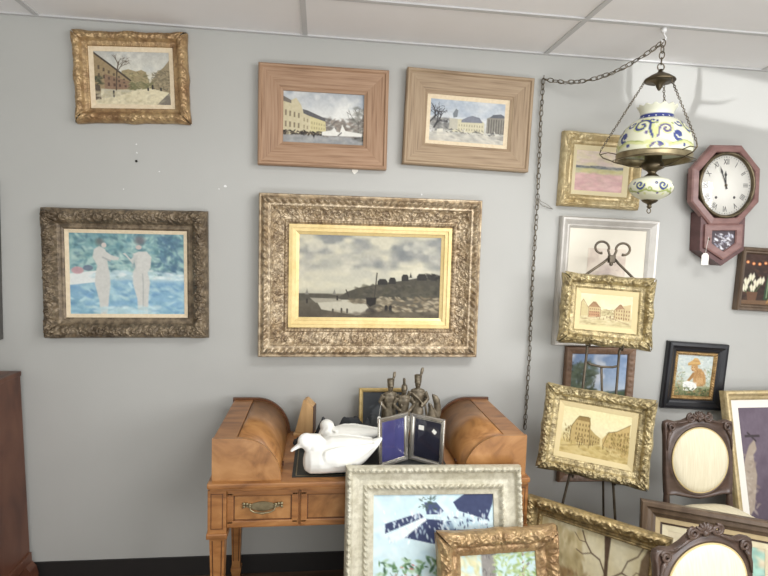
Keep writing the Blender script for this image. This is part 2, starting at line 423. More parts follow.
def o_pebble(S, D, amp, seed, sc=.006):
    return amp*(np.sin(S/sc*1.3+seed+2*np.sin(D/sc*.9))*np.sin(D/sc*1.1+seed*2+1.7*np.sin(S/sc*.7)))*.5

def moulding(W, H, prof, name, mat, parent, zc, disp=None, swell=None, step=.0035, y=0., mats2=None, smooth=True):
    """a mitred picture-frame moulding. prof: (d inward, height out) outer edge -> inner edge.  zc: centre height"""
    m = prof[-1][0]; pts = []
    if disp is None and swell is None: pts = list(prof)
    else:
        for (d0, z0), (d1, z1) in zip(prof[:-1], prof[1:]):
            k = max(1, int(math.hypot(d1-d0, z1-z0)/step))
            for i in range(k): pts.append((d0+(d1-d0)*i/k, z0+(z1-z0)*i/k))
        pts.append(prof[-1])
    Dv = np.array([q[0] for q in pts]); Zv = np.array([q[1] for q in pts]); nv = len(pts)
    allv = []; allf = []; n0 = 0; fm = []
    for side in range(4):
        L = W if side % 2 == 0 else H
        ns = 2 if (disp is None and swell is None) else max(8, int(L/step))
        t = np.linspace(0, 1, ns)
        D = np.tile(Dv, (ns, 1)); S = D+t[:, None]*(L-2*D); Z = np.tile(Zv, (ns, 1)).copy()
        if disp is not None: Z = Z+disp(S, D, L)*(Z > 0.004)
        Dd = D
        if swell is not None: Dd = D-swell(S, L)*np.clip(1-D/(m*.7), 0, 1)
        sx, sy = {0: (S, Dd), 1: (None, None), 2: (None, None), 3: (None, None)}[0]
        if side == 0: x, z = -W/2+S, -H/2+Dd
        elif side == 1: x, z = W/2-Dd, -H/2+S
        elif side == 2: x, z = W/2-S, H/2-Dd
        else: x, z = -W/2+Dd, H/2-S
        co = np.stack([x, y-Z, z+zc], -1).reshape(-1, 3)
        idx = np.arange(ns*nv).reshape(ns, nv)+n0
        f = np.stack([idx[:-1, :-1], idx[1:, :-1], idx[1:, 1:], idx[:-1, 1:]], -1).reshape(-1, 4)
        allv.append(co); allf.append(f); n0 += ns*nv; fm += [side % 2]*len(f)
    # back face closes the moulding
    bk = [(-W/2, y, zc-H/2), (W/2, y, zc-H/2), (W/2, y, zc+H/2), (-W/2, y, zc+H/2)]
    bi = [(-W/2+m, y, zc-H/2+m), (W/2-m, y, zc-H/2+m), (W/2-m, y, zc+H/2-m), (-W/2+m, y, zc+H/2-m)]
    allv.append(np.array(bk+bi)); bf = [[n0+i, n0+4+i, n0+4+(i+1) % 4, n0+(i+1) % 4] for i in range(4)]
    me = bpy.data.meshes.new(name); F = np.concatenate(allf).tolist()+bf
    me.from_pydata(np.concatenate(allv).tolist(), [], F)
    me.polygons.foreach_set('use_smooth', [smooth]*len(F))
    o = link(name, me, mat, parent)
    if mats2 is not None:
        me.materials.append(mats2); me.polygons.foreach_set('material_index', fm+[0]*4)
    me.update()
    return o

def pose(top, yaw, lean, roll, W, H, depth):
    """matrix at the BOTTOM CENTRE of the back of a picture whose front top edge centre is 'top'.
       local x right, -y out of the picture, z up"""
    yaw, lean, roll = R(yaw), R(lean), R(roll)
    X = Vector((math.cos(yaw), math.sin(yaw), 0)); Nn = Vector((math.sin(yaw), -math.cos(yaw), 0)); Z = Vector((0, 0, 1))
    Y = Z*math.cos(lean)-Nn*math.sin(lean); N2 = Nn*math.cos(lean)+Z*math.sin(lean)
    X2 = X*math.cos(roll)+Y*math.sin(roll); Y2 = Y*math.cos(roll)-X*math.sin(roll)
    o = Vector(top)-Y2*H-N2*depth*.6
    B = -N2
    return Matrix(((X2.x, B.x, Y2.x, o.x), (X2.y, B.y, Y2.y, o.y), (X2.z, B.z, Y2.z, o.z), (0, 0, 0, 1)))

def wall_pose(cx, cz, H, roll=0., gap=.003):
    """hung flat on the back wall, centre cx,cz"""
    r = R(roll); X = Vector((math.cos(r), 0, math.sin(r))); Z = Vector((-math.sin(r), 0, math.cos(r)))
    o = Vector((cx, -gap, cz))-Z*H/2
    return Matrix(((X.x, 0, Z.x, o.x), (0, 1, 0, o.y), (X.z, 0, Z.z, o.z), (0, 0, 0, 1)))

# ------------------------------------------------------------------ the pictures
def windows(P, x0, x1, yt0, yt1, yb0, yb1, nx, ny, c, a=.7, fw=.4, fh=.5):
    """windows on a facade whose top runs yt0->yt1 and bottom yb0->yb1 between x0 and x1"""
    for i in range(nx):
        for j in range(ny):
            u = (i+.5)/nx; v = (j+.5)/ny; x = x0+(x1-x0)*u; t = yt0+(yt1-yt0)*u; b = yb0+(yb1-yb0)*u
            y = t+(b-t)*v; hw = (x1-x0)/nx*fw/2; hh = (b-t)/ny*fh/2
            P.poly([(x-hw, y-hh), (x+hw, y-hh), (x+hw, y+hh), (x-hw, y+hh)], c, a)

def p_street():
    P = Paint(190, 142, 1.34, 3); P.lift = 20
    P.grad([(0, (160, 160, 152)), (.35, (190, 188, 172)), (.7, (176, 164, 130)), (1, (186, 172, 132))])
    P.cloud(0, .5, 5, 4, (206, 204, 190), .7).cloud(0, .4, 4, 3, (140, 146, 146), .5)
    P.poly([(.36, .36), (.45, .33), (.55, .37), (.62, .34), (.68, .38), (.73, .62), (.5, .72), (.36, .66)], (140, 124, 84)).dabs(90, (.4, .4, .7, .68), .03, [(118, 108, 70), (160, 146, 100), (96, 92, 62)])
    P.poly([(0, .03), (.2, .24), (.42, .47), (.47, .54), (.5, .7), (0, .74)], (138, 116, 78))
    P.poly([(.13, .42), (.46, .56), (.5, .7), (.13, .72)], (126, 96, 70)).line([(0, .03), (.2, .24), (.47, .54)], .012, (60, 50, 40))
    windows(P, .03, .42, .2, .52, .52, .62, 6, 2, (62, 48, 38)); windows(P, .15, .44, .54, .62, .68, .69, 4, 1, (58, 36, 30))
    P.poly([(.72, .6), (.82, .4), (.92, .28), (1, .14), (1, .78), (.86, .72), (.74, .68)], (132, 116, 84)).dabs(120, (.76, .35, 1, .72), .03, [(108, 98, 70), (152, 136, 100), (84, 76, 58)])
    P.dabs(60, (.45, .58, .75, .7), .04, [(86, 88, 52), (120, 112, 70)])
    P.poly([(0, .84), (.5, .74), (.72, .68), (.98, .76), (1, 1), (0, 1)], (196, 184, 146)).poly([(.8, 1), (.98, .76), (1, 1)], (104, 96, 82))
    P.poly([(.08, .7), (.36, .72), (.5, .73), (.3, .84), (.08, .88)], (168, 160, 132)).poly([(0, .62), (.07, .64), (.08, .9), (0, .92)], (74, 62, 48)).dabs(20, (0, .48, .1, .62), .04, [(58, 60, 40)])
    P.tree(.28, .72, .26, .009, (66, 52, 38), 4, -1.5)
    for x, y, h in ((.245, .8, .09), (.76, .66, .05), (.7, .7, .03), (.87, .7, .03)): P.line([(x, y-h*.6), (x, y+h*.5)], .012, (40, 36, 34))
    P.dabs(120, (0, .76, .95, 1), .05, [(206, 196, 160), (176, 162, 122), (160, 150, 118)], .4, -.3)
    return P.grain(14)

def p_plaza():
    P = Paint(150, 96, 1.57, 5); P.sat = .62; P.lift = 0
    P.grad([(0, (166, 174, 180)), (.4, (206, 208, 202)), (.75, (214, 212, 198)), (.8, (150, 150, 146)), (1, (146, 146, 142))])
    P.cloud(0, .55, 4, 3, (224, 224, 214), .8).cloud(0, .3, 4, 3, (126, 146, 168), .5)
    P.dabs(160, (.5, .5, 1, .82), .05, [(136, 116, 98), (112, 102, 90), (158, 140, 122), (92, 88, 80)], .6)
    P.tree(.93, .8, .17, .008, (98, 90, 80), 4); P.dabs(60, (.86, .25, 1, .8), .04, [(110, 112, 100), (146, 142, 128)], .5)
    P.poly([(0, .14), (.1, .18), (.16, .13), (.22, .26), (.24, .36), (.33, .45), (.33, .82), (0, .84)], (206, 190, 140)).poly([(0, .1), (.1, .18), (.1, .24), (0, .2)], (120, 110, 96))
    P.poly([(.33, .44), (.36, .42), (.52, .54), (.53, .78), (.33, .82)], (214, 198, 126)).poly([(.24, .34), (.3, .36), (.52, .5), (.52, .56), (.33, .47), (.25, .42)], (96, 94, 96))
    windows(P, .01, .22, .3, .38, .74, .76, 4, 2, (112, 92, 66)); windows(P, .34, .52, .54, .6, .74, .74, 6, 2, (150, 130, 80), .6); windows(P, .24, .32, .46, .5, .74, .76, 2, 2, (140, 120, 80))
    P.dabs(110, (0, .76, .5, .83), .025, [(46, 44, 42), (70, 60, 50), (90, 70, 56)], .8)
    P.poly([(.48, .76), (.6, .72), (.63, .66), (.66, .74), (.7, .76), (.73, .6), (.77, .72), (.98, .76), (.98, .82), (.48, .83)], (222, 220, 206)).line([(.68, .82), (.72, .76)], .008, (120, 116, 110))
    P.dabs(50, (.86, .84, 1, .94), .03, [(60, 58, 52), (88, 80, 66)], .7).line([(.38, .84), (.38, .9)], .01, (40, 40, 44)); P.dabs(80, (0, .86, 1, 1), .06, [(168, 168, 162), (134, 138, 142)], .4, 0, .1)
    return P.grain(12)

def p_palace():
    P = Paint(150, 84, 1.76, 8); P.sat = .62; P.lift = 0
    P.grad([(0, (160, 176, 190)), (.45, (196, 202, 204)), (.72, (190, 188, 172)), (1, (190, 184, 164))])
    P.cloud(0, .5, 5, 3, (212, 214, 210), .8).cloud(0, .4, 4, 3, (140, 160, 184), .6)
    P.poly([(.3, .48), (.4, .44), (.7, .46), (.73, .5), (.73, .76), (.3, .76)], (206, 196, 150)).poly([(.42, .46), (.5, .38), (.56, .34), (.66, .38), (.71, .5), (.42, .52)], (118, 124, 138)); windows(P, .34, .72, .54, .54, .74, .74, 11, 2, (140, 130, 104), .7)
    P.poly([(.76, .38), (.84, .3), (.94, .28), (1, .3), (1, .74), (.76, .74)], (140, 134, 118)).poly([(.8, .36), (.84, .28), (.95, .25), (1, .3), (1, .34)], (92, 98, 108))
    for i in range(7): P.line([(.79+i*.034, .4), (.79+i*.034, .73)], .006, (92, 88, 80))
    P.dabs(110, (0, .45, .3, .75), .05, [(112, 112, 108), (142, 140, 132), (90, 90, 88), (166, 162, 148)], .5); P.tree(.03, .78, .16, .012, (60, 58, 60), 5, -1.1); P.tree(-.02, .6, .15, .01, (60, 58, 60), 4, -.9)
    P.poly([(.3, .32), (.34, .2), (.37, .24), (.36, .4), (.31, .42)], (112, 122, 128)).poly([(.26, .44), (.37, .44), (.37, .7), (.26, .72)], (186, 180, 154))
    P.dabs(70, (.2, .7, 1, .8), .025, [(88, 88, 86), (122, 116, 104), (216, 210, 190)], .7).poly([(.1, .72), (.18, .7), (.18, .86), (.1, .86)], (214, 208, 184)); P.dabs(14, (0, .68, .06, .8), .03, [(214, 212, 204)])
    P.poly([(.7, .84), (1, .78), (1, .9)], (120, 116, 108), .6); P.dabs(90, (0, .8, 1, 1), .06, [(206, 198, 174), (160, 156, 144)], .5, .1, .1)
    return P.grain(13)

def p_bathers():
    P = Paint(180, 136, 1.33, 11); P.sat = .68; P.lift = 14
    P.grad([(0, (92, 142, 150)), (.45, (130, 176, 172)), (.55, (170, 200, 198)), (.62, (96, 152, 190)), (1, (120, 176, 194))])
    teal = [(66, 118, 128), (96, 152, 150), (140, 184, 172), (76, 136, 150), (160, 196, 184), (58, 104, 122)]
    P.dabs(420, (0, 0, 1, .5), .05, teal, .6, .4, .9); P.dabs(60, (.75, .05, 1, .5), .05, [(62, 106, 140), (48, 90, 124)], .5, .6)
    P.dabs(260, (0, .58, 1, 1), .06, [(74, 134, 184), (104, 160, 196), (142, 190, 200), (166, 206, 208), (92, 150, 180)], .6, .1, .5)
    P.poly([(0, .5), (.25, .46), (.25, .6), (0, .64)], (204, 210, 204)).dabs(50, (.2, .46, 1, .56), .05, [(176, 204, 206), (204, 214, 212), (150, 186, 196)], .7, 0, .2)
    P.ell(.07, .46, .06, .05, (190, 132, 136), .9).ell(.16, .43, .05, .04, (76, 92, 120), .8)
    sk = (186, 186, 176); sh = (154, 158, 153)
    P.poly([(.215, .2), (.26, .16), (.31, .2), (.325, .28), (.33, .38), (.345, .5), (.35, .62), (.335, .8), (.32, 1), (.26, 1), (.25, .82), (.215, .62), (.225, .48), (.24, .4), (.2, .3)], sk, 1, 2)
    P.poly([(.29, .2), (.36, .27), (.43, .3), (.42, .33), (.34, .33), (.29, .29)], sk, 1, 1.5).line([(.29, .3), (.35, .34)], .008, sh); P.ell(.265, .11, .05, .065, (92, 100, 98), .9, .7).ell(.3, .15, .025, .035, (190, 176, 164))
    P.poly([(.55, .25), (.6, .22), (.67, .22), (.71, .29), (.7, .42), (.675, .48), (.695, .6), (.68, .78), (.67, 1), (.59, 1), (.58, .8), (.545, .62), (.545, .48), (.57, .42)], sk, 1, 2)
    P.poly([(.57, .26), (.55, .38), (.49, .28), (.46, .25), (.48, .24), (.53, .32)], sk, 1, 1.5).poly([(.545, .26), (.59, .27), (.575, .46), (.53, .42)], sh, .35, 2); P.ell(.61, .085, .065, .075, (96, 98, 104), .9, .6).ell(.6, .17, .03, .03, (184, 166, 156))
    P.line([(.63, .5), (.635, .62), (.63, .98)], .006, sh, .8)
    P.dabs(60, (.2, .9, .75, 1), .05, [(176, 206, 208), (150, 192, 200)], .5, 0, .2)
    return P.grain(10)

def p_sea():
    P = Paint(220, 126, 1.73, 14).grad([(0, (122, 126, 124)), (.3, (160, 158, 146)), (.62, (188, 184, 160)), (.7, (170, 166, 144)), (.72, (96, 90, 74)), (1, (74, 66, 52))])
    P.cloud(0, .68, 5, 5, (196, 190, 162), .9, .42, .7).cloud(0, .4, 6, 5, (100, 106, 108), .7, .5, .8).cloud(.05, .6, 9, 7, (208, 202, 178), .5, .55, .8)
    P.ell(.3, .35, .22, .2, (206, 200, 172), .5, 1.)
    P.poly([(.0, .71), (.2, .71), (.3, .74), (.0, .8)], (76, 72, 60)).poly([(.12, .78), (.3, .77), (.46, .8), (.5, .9), (.52, .94), (.4, .97), (.3, .94), (.16, .9)], (178, 172, 150)).poly([(.08, .76), (.3, .77), (.3, .8), (.12, .82)], (150, 144, 124))
    P.poly([(.27, .76), (.34, .68), (.42, .63), (.52, .6), (.62, .56), (.72, .54), (.84, .5), (.92, .5), (1, .47), (1, .78), (.6, .78), (.3, .78)], (70, 66, 54)).dabs(160, (.4, .6, 1, .74), .03, [(60, 57, 47), (86, 80, 64), (76, 73, 56)], .5)
    for x, y, w, h in ((.55, .55, .07, .04), (.63, .53, .05, .05), (.72, .49, .05, .05), (.83, .48, .07, .05)): P.poly([(x, y), (x+w*.2, y-.03), (x+w*.8, y-.03), (x+w, y), (x+w, y+h), (x, y+h)], (44, 42, 38))
    P.poly([(.775, .5), (.785, .44), (.795, .5)], (44, 42, 38)).dabs(30, (.9, .46, 1, .52), .025, [(44, 42, 38)])
    P.dabs(150, (.55, .74, 1, .92), .025, [(156, 142, 112), (124, 110, 84), (92, 80, 60), (170, 156, 124)], .8, .15, .3)
    P.dabs(60, (.35, .77, .62, .82), .025, [(140, 128, 102), (100, 90, 70)], .7, .1, .2)
    P.line([(.545, .45), (.53, .76)], .004, (58, 52, 44)).line([(.33, .66), (.35, .74)], .004, (58, 52, 44)).poly([(.47, .75), (.545, .75), (.54, .83), (.5, .86), (.475, .82)], (34, 30, 26)).ell(.5, .92, .035, .05, (54, 48, 40), .8)
    for x in (.615, .645): P.line([(x, .86), (x, .92)], .011, (36, 32, 28))
    for x, y in ((.24, .92), (.3, .91), (.34, .915), (.27, .76), (.06, .8)): P.line([(x, y-.02), (x, y+.02)], .006, (48, 42, 36))
    for x in (.06, .25): P.poly([(x-.015, .72), (x, .65), (x+.01, .72)], (120, 116, 104))
    P.dabs(90, (.2, .93, 1, 1), .05, [(84, 74, 58), (62, 56, 44), (104, 94, 74)], .5, 0, .15)
    return P.grain(9)

def p_meadow():
    P = Paint(90, 90, 1.0, 17).grad([(0, (214, 192, 176)), (.2, (206, 196, 160)), (.35, (196, 182, 168)), (.42, (130, 132, 132)), (.48, (196, 188, 140)), (.6, (204, 168, 156)), (1, (206, 160, 158))])
    P.dabs(200, (0, 0, 1, .36), .12, [(220, 198, 184), (214, 202, 160), (206, 186, 176)], .5, 0, .1); P.dabs(70, (0, .38, 1, .44), .06, [(108, 116, 120), (146, 146, 140), (92, 100, 108)], .8, 0, .1)
    P.dabs(80, (0, .46, 1, .56), .1, [(200, 190, 128), (186, 184, 142)], .6, 0, .1); P.dabs(200, (0, .58, 1, 1), .12, [(210, 160, 158), (198, 150, 150), (216, 176, 170), (196, 160, 150)], .5, 0, .15)
    return P.grain(8)

def p_print():
    P = Paint(70, 80, .8, 19).grad([(0, (214, 200, 180)), (1, (206, 192, 172))]); P.cloud(0, 1, 4, 4, (186, 166, 150), .6)
    P.ell(.5, .5, .3, .3, (176, 158, 150), .6, .8); P.dabs(60, (.2, .3, .8, .8), .06, [(166, 146, 136), (196, 180, 164)], .4)
    return P.grain(6)

def town(seed, ink, red):
    P = Paint(120, 80, 1.5, seed); P.lift = -14; P.sat = .9
    P.grad([(0, (222, 212, 168)), (.5, (226, 216, 176)), (.72, (214, 202, 160)), (1, (206, 192, 146))])
    P.cloud(0, .5, 4, 3, (232, 226, 196), .6)
    P.poly([(.02, .3), (.06, .2), (.1, .34), (.16, .44), (.16, .7), (.02, .72)], (202, 186, 138)); P.poly([(.17, .42), (.25, .26), (.3, .26), (.38, .42), (.4, .7), (.17, .74)], (204, 180, 132)); P.poly([(.16, .42), (.25, .25), (.3, .25), (.39, .42)], (170, 136, 98))
    P.poly([(.18, .55), (.38, .55), (.4, .7), (.18, .74)], red, .45); windows(P, .18, .38, .44, .44, .7, .68, 5, 3, ink, .7)
    P.poly([(.64, .5), (.72, .36), (.76, .28), (.82, .32), (.96, .26), (.97, .8), (.66, .74)], (202, 182, 136)); P.poly([(.66, .46), (.74, .3), (.78, .27), (.84, .4)], (168, 134, 100)); windows(P, .68, .96, .42, .42, .74, .78, 6, 3, ink, .7)
    P.poly([(.4, .5), (.5, .44), (.62, .52), (.64, .66), (.4, .68)], (208, 196, 152)); P.dabs(80, (.38, .46, .66, .66), .03, [(176, 164, 120), (156, 140, 100), (200, 184, 140)], .6)
    for pl in ([(.17, .74), (.17, .42), (.25, .26), (.39, .42), (.4, .7)], [(.66, .74), (.66, .46), (.76, .28), (.84, .4), (.84, .76)], [(.02, .72), (.02, .3), (.06, .2), (.16, .44)]): P.line(pl, .004, ink, .8)
    for i in range(16):
        x = P.rng.uniform(.2, .95); y = P.rng.uniform(.66, .78); P.line([(x, y-.025), (x, y+.025)], .006, ink, .8)
    P.dabs(70, (.04, .74, .98, .95), .06, [(196, 180, 132), (218, 206, 164), (176, 160, 116)], .5, 0, .15); P.line([(.05, .82), (.4, .7)], .004, ink, .5).line([(.95, .88), (.55, .7)], .004, ink, .5).line([(.02, .93), (.98, .93)], .004, (150, 134, 90), .5)
    return P.grain(9)

def p_crossroads():
    ink = (112, 92, 52)
    P = Paint(130, 84, 1.55, 29); P.lift = -12; P.sat = .95
    P.grad([(0, (228, 218, 168)), (.45, (230, 222, 180)), (.75, (210, 190, 132)), (1, (200, 178, 118))])
    P.poly([(.14, .42), (.2, .25), (.24, .18), (.4, .18), (.42, .3), (.43, .74), (.14, .72)], (192, 168, 112)); P.poly([(.22, .26), (.25, .17), (.38, .16), (.41, .27)], (150, 126, 78)); windows(P, .2, .42, .3, .3, .7, .72, 5, 4, ink, .75); P.poly([(.42, .4), (.5, .5), (.58, .56), (.58, .7), (.42, .74)], (184, 162, 106)); windows(P, .43, .57, .5, .58, .7, .69, 4, 2, ink, .7)
    P.poly([(.6, .58), (.68, .42), (.8, .36), (.98, .18), (.99, .92), (.62, .7)], (196, 170, 112)); windows(P, .72, .98, .42, .3, .74, .82, 6, 4, ink, .7); P.dabs(90, (.66, .42, 1, .75), .03, [(166, 146, 84), (140, 124, 70), (190, 170, 110)], .5)
    P.dabs(110, (.68, .4, .98, .9), .025, [(140, 118, 66), (118, 98, 56), (170, 146, 90)], .5, 1.3, .6); P.dabs(40, (.04, .4, .16, .75), .025, [(150, 128, 76), (124, 104, 62)], .6, 1.3, .5)
    for pl in ([(.14, .72), (.14, .42), (.24, .18), (.4, .18), (.43, .74)], [(.62, .7), (.68, .42), (.8, .36), (.98, .18)], [(.25, .72), (.25, .6), (.33, .6), (.33, .73)]): P.line(pl, .005, ink, .8)
    for i in range(22):
        x = P.rng.uniform(.1, .95); y = P.rng.uniform(.7, .8); P.line([(x, y-.03), (x, y+.03)], .006, ink, .8)
    P.dabs(90, (0, .74, 1, 1), .06, [(190, 168, 104), (216, 198, 144), (170, 148, 90)], .5, .1, .15); P.line([(.02, .86), (.5, .72)], .004, ink, .5)
    return P.grain(12)

def p_valley():
    P = Paint(80, 150, .52, 31).grad([(0, (112, 140, 182)), (.22, (150, 172, 200)), (.3, (176, 190, 204)), (.34, (112, 126, 118)), (.4, (116, 130, 84)), (.6, (142, 146, 90)), (1, (112, 116, 70))])
    P.cloud(0, .32, 4, 7, (214, 218, 224), .8, .52, .75); P.poly([(0, .3), (.3, .33), (.7, .31), (1, .29), (1, .38), (0, .38)], (84, 100, 104)); P.dabs(120, (0, .32, 1, .44), .1, [(62, 80, 48), (88, 102, 58), (112, 122, 72)], .7)
    P.tree(.15, .42, .3, .022, (54, 50, 40), 5); P.tree(.3, .42, .22, .016, (54, 50, 40), 4); P.dabs(120, (0, .08, .42, .34), .1, [(74, 88, 62), (100, 112, 84), (60, 72, 52)], .5); P.dabs(220, (0, .45, 1, 1), .12, [(126, 134, 76), (104, 114, 62), (156, 152, 98), (132, 124, 88)], .5, 0, .3)
    P.dabs(40, (0, .84, .6, 1), .12, [(196, 188, 170), (150, 140, 120)], .6)
    return P.grain(12)

def p_animal():
    P = Paint(110, 126, .88, 37).grad([(0, (180, 192, 190)), (.6, (190, 198, 186)), (.8, (140, 146, 100)), (1, (96, 100, 64))])
    P.dabs(200, (0, 0, 1, .75), .07, [(200, 208, 204), (166, 180, 176), (152, 170, 158), (206, 208, 190)], .5)
    br = (180, 132, 74); dk = (132, 88, 46); lt = (206, 164, 106)
    P.poly([(.52, .36), (.6, .31), (.7, .33), (.79, .42), (.85, .54), (.86, .66), (.8, .74), (.62, .76), (.52, .7), (.49, .54)], br, 1, 4)
    P.poly([(.47, .42), (.53, .42), (.5, .54), (.42, .62), (.33, .7), (.29, .67), (.38, .56)], (166, 118, 62), 1, 2); P.poly([(.58, .56), (.76, .54), (.8, .68), (.64, .74), (.5, .73), (.5, .69)], lt, .7, 4)
    P.ell(.5, .3, .105, .11, br, 1, .2).ell(.47, .325, .065, .07, lt, .9, .4)
    P.poly([(.3, .2), (.42, .13), (.47, .07), (.56, .07), (.62, .13), (.67, .21), (.58, .24), (.42, .25), (.32, .26)], (202, 158, 88), 1, 2); P.line([(.31, .24), (.45, .235), (.62, .225)], .008, dk, .6); P.line([(.45, .14), (.6, .14)], .01, (150, 96, 56), .7)
    P.ell(.445, .3, .014, .012, (52, 38, 28)).ell(.5, .3, .014, .012, (52, 38, 28)).ell(.455, .365, .028, .014, (126, 76, 56)); P.line([(.6, .36), (.56, .55), (.6, .72)], .006, dk, .5); P.line([(.5, .42), (.4, .6)], .005, dk, .5)
    P.dabs(120, (.5, .34, .86, .75), .035, [(194, 146, 84), (160, 112, 58), (208, 166, 104), (150, 104, 56)], .45, 1.2, .4)
    P.poly([(.22, .68), (.34, .63), (.48, .66), (.6, .7), (.64, .8), (.5, .88), (.26, .87)], (226, 226, 216), 1, 3); P.dabs(50, (.24, .66, .62, .86), .04, [(238, 238, 230), (196, 198, 194)], .55)
    P.dabs(130, (0, .8, 1, 1), .05, [(74, 92, 52), (116, 124, 68), (152, 120, 76), (60, 72, 44)], .75, .5, 1); P.dabs(70, (0, .4, .24, .85), .04, [(112, 132, 98), (150, 158, 112), (170, 130, 96)], .6); P.dabs(40, (.86, .3, 1, .8), .04, [(112, 132, 98), (150, 158, 112)], .6)
    return P.grain(8)

def p_stilllife():
    P = Paint(80, 90, .9, 41).grad([(0, (70, 44, 34)), (.5, (48, 36, 30)), (1, (62, 44, 34))]); P.dabs(160, (0, 0, 1, 1), .08, [(58, 40, 32), (40, 30, 26), (84, 54, 38)], .5)
    for i in range(7): P.ell(.08+i*.13, .17+.03*math.sin(i), .04, .035, (214, 116, 62)).ell(.08+i*.13, .17+.03*math.sin(i), .018, .016, (240, 190, 120))
    P.poly([(.55, .38), (.62, .36), (.66, .6), (.7, .9), (.5, .9), (.52, .6)], (46, 70, 44)); P.line([(.57, .4), (.56, .85)], .012, (120, 140, 100))
    for x, y in ((.1, .56), (.2, .47), (.31, .58), (.07, .68), (.24, .68), (.42, .53)):
        P.poly([(x-.07, y-.03), (x-.03, y-.09), (x, y-.04), (x+.04, y-.1), (x+.07, y-.02), (x+.03, y+.07), (x-.03, y+.07)], (214, 208, 178), 1, 2).line([(x, y-.04), (x, y+.05)], .008, (176, 168, 130), .7); P.line([(x, y+.05), (.25, .85)], .01, (74, 92, 54))
    P.poly([(.12, .75), (.36, .75), (.33, .96), (.16, .96)], (104, 70, 48)).poly([(0, .92), (1, .9), (1, 1), (0, 1)], (112, 82, 56)); P.dabs(30, (.6, .75, 1, .95), .07, [(140, 60, 40), (170, 120, 60), (96, 110, 60)], .8); P.poly([(.75, .3), (.86, .3), (.9, .75), (.72, .75)], (74, 60, 46))
    return P.grain(8)

def p_chateau():
    P = Paint(140, 180, .74, 43).grad([(0, (176, 204, 214)), (.25, (190, 214, 220)), (.45, (180, 206, 208)), (.6, (186, 206, 198)), (1, (140, 160, 124))])
    P.dabs(200, (0, 0, 1, .5), .08, [(172, 204, 216), (196, 218, 222), (184, 210, 214), (206, 222, 222)], .5)
    nv = (44, 54, 92); nv2 = (56, 68, 108)
    P.poly([(.1, .17), (.38, .11), (.42, .135), (.1, .225)], nv); P.poly([(.42, .05), (.52, .05), (.58, .1), (.55, .12), (.44, .12)], nv2)
    P.poly([(.66, .05), (.76, 0), (1, 0), (.99, .06), (.94, .155), (.7, .1)], nv); P.poly([(.26, .25), (.42, .145), (.58, .155), (.55, .27), (.5, .29)], nv); P.poly([(.58, .2), (.72, .21), (.9, .235), (.92, .3), (.56, .27)], nv2)
    P.poly([(.1, .24), (.4, .14), (.44, .15), (.26, .25), (.16, .28)], (206, 216, 214)); P.ell(.62, .21, .05, .06, (120, 146, 170), .8)
    P.dabs(140, (.06, .1, .95, .28), .022, [(226, 232, 232), (196, 214, 220), (176, 200, 210)], .75, 1.4, .4); P.dabs(80, (.5, .12, .98, .26), .02, [(44, 56, 96), (216, 226, 230)], .8, 1.2, .5); P.dabs(30, (.38, .02, .52, .1), .02, [(60, 80, 70)], .8)
    P.dabs(320, (.05, .36, 1, .75), .035, [(56, 98, 52), (80, 126, 68), (40, 78, 46), (112, 148, 88), (150, 184, 142)], .8, .5, 1); P.dabs(70, (.1, .4, .95, .75), .018, [(186, 84, 78), (206, 130, 110)], .8); P.tree(.3, .75, .2, .006, (80, 96, 70), 4, -1.9)
    P.dabs(200, (0, .75, 1, 1), .06, [(110, 140, 90), (160, 172, 128), (84, 116, 70)], .6, 0, .4)
    return P.grain(7)

def p_birch():
    P = Paint(90, 130, .66, 47).grad([(0, (176, 204, 206)), (.4, (186, 208, 206)), (1, (150, 160, 110))]); P.dabs(120, (.0, 0, .36, .5), .07, [(206, 200, 146), (190, 184, 120), (220, 212, 170)], .6, 1.2, .5)
    P.poly([(.28, 0), (.46, 0), (.48, .5), (.52, 1), (.26, 1), (.3, .5)], (132, 128, 122), 1, 2); P.dabs(120, (.29, 0, .48, 1), .03, [(104, 100, 96), (160, 156, 148), (84, 82, 80)], .7, 1.5, .3); P.line([(.4, .5), (.75, .2), (.9, .1)], .014, (120, 116, 108))
    P.dabs(160, (.45, 0, 1, .3), .045, [(140, 168, 92), (166, 188, 116), (110, 146, 76), (190, 204, 140)], .75, .4, .8); P.dabs(160, (0, .6, 1, 1), .06, [(130, 146, 80), (166, 170, 106), (108, 124, 70)], .6)
    return P.grain(8)

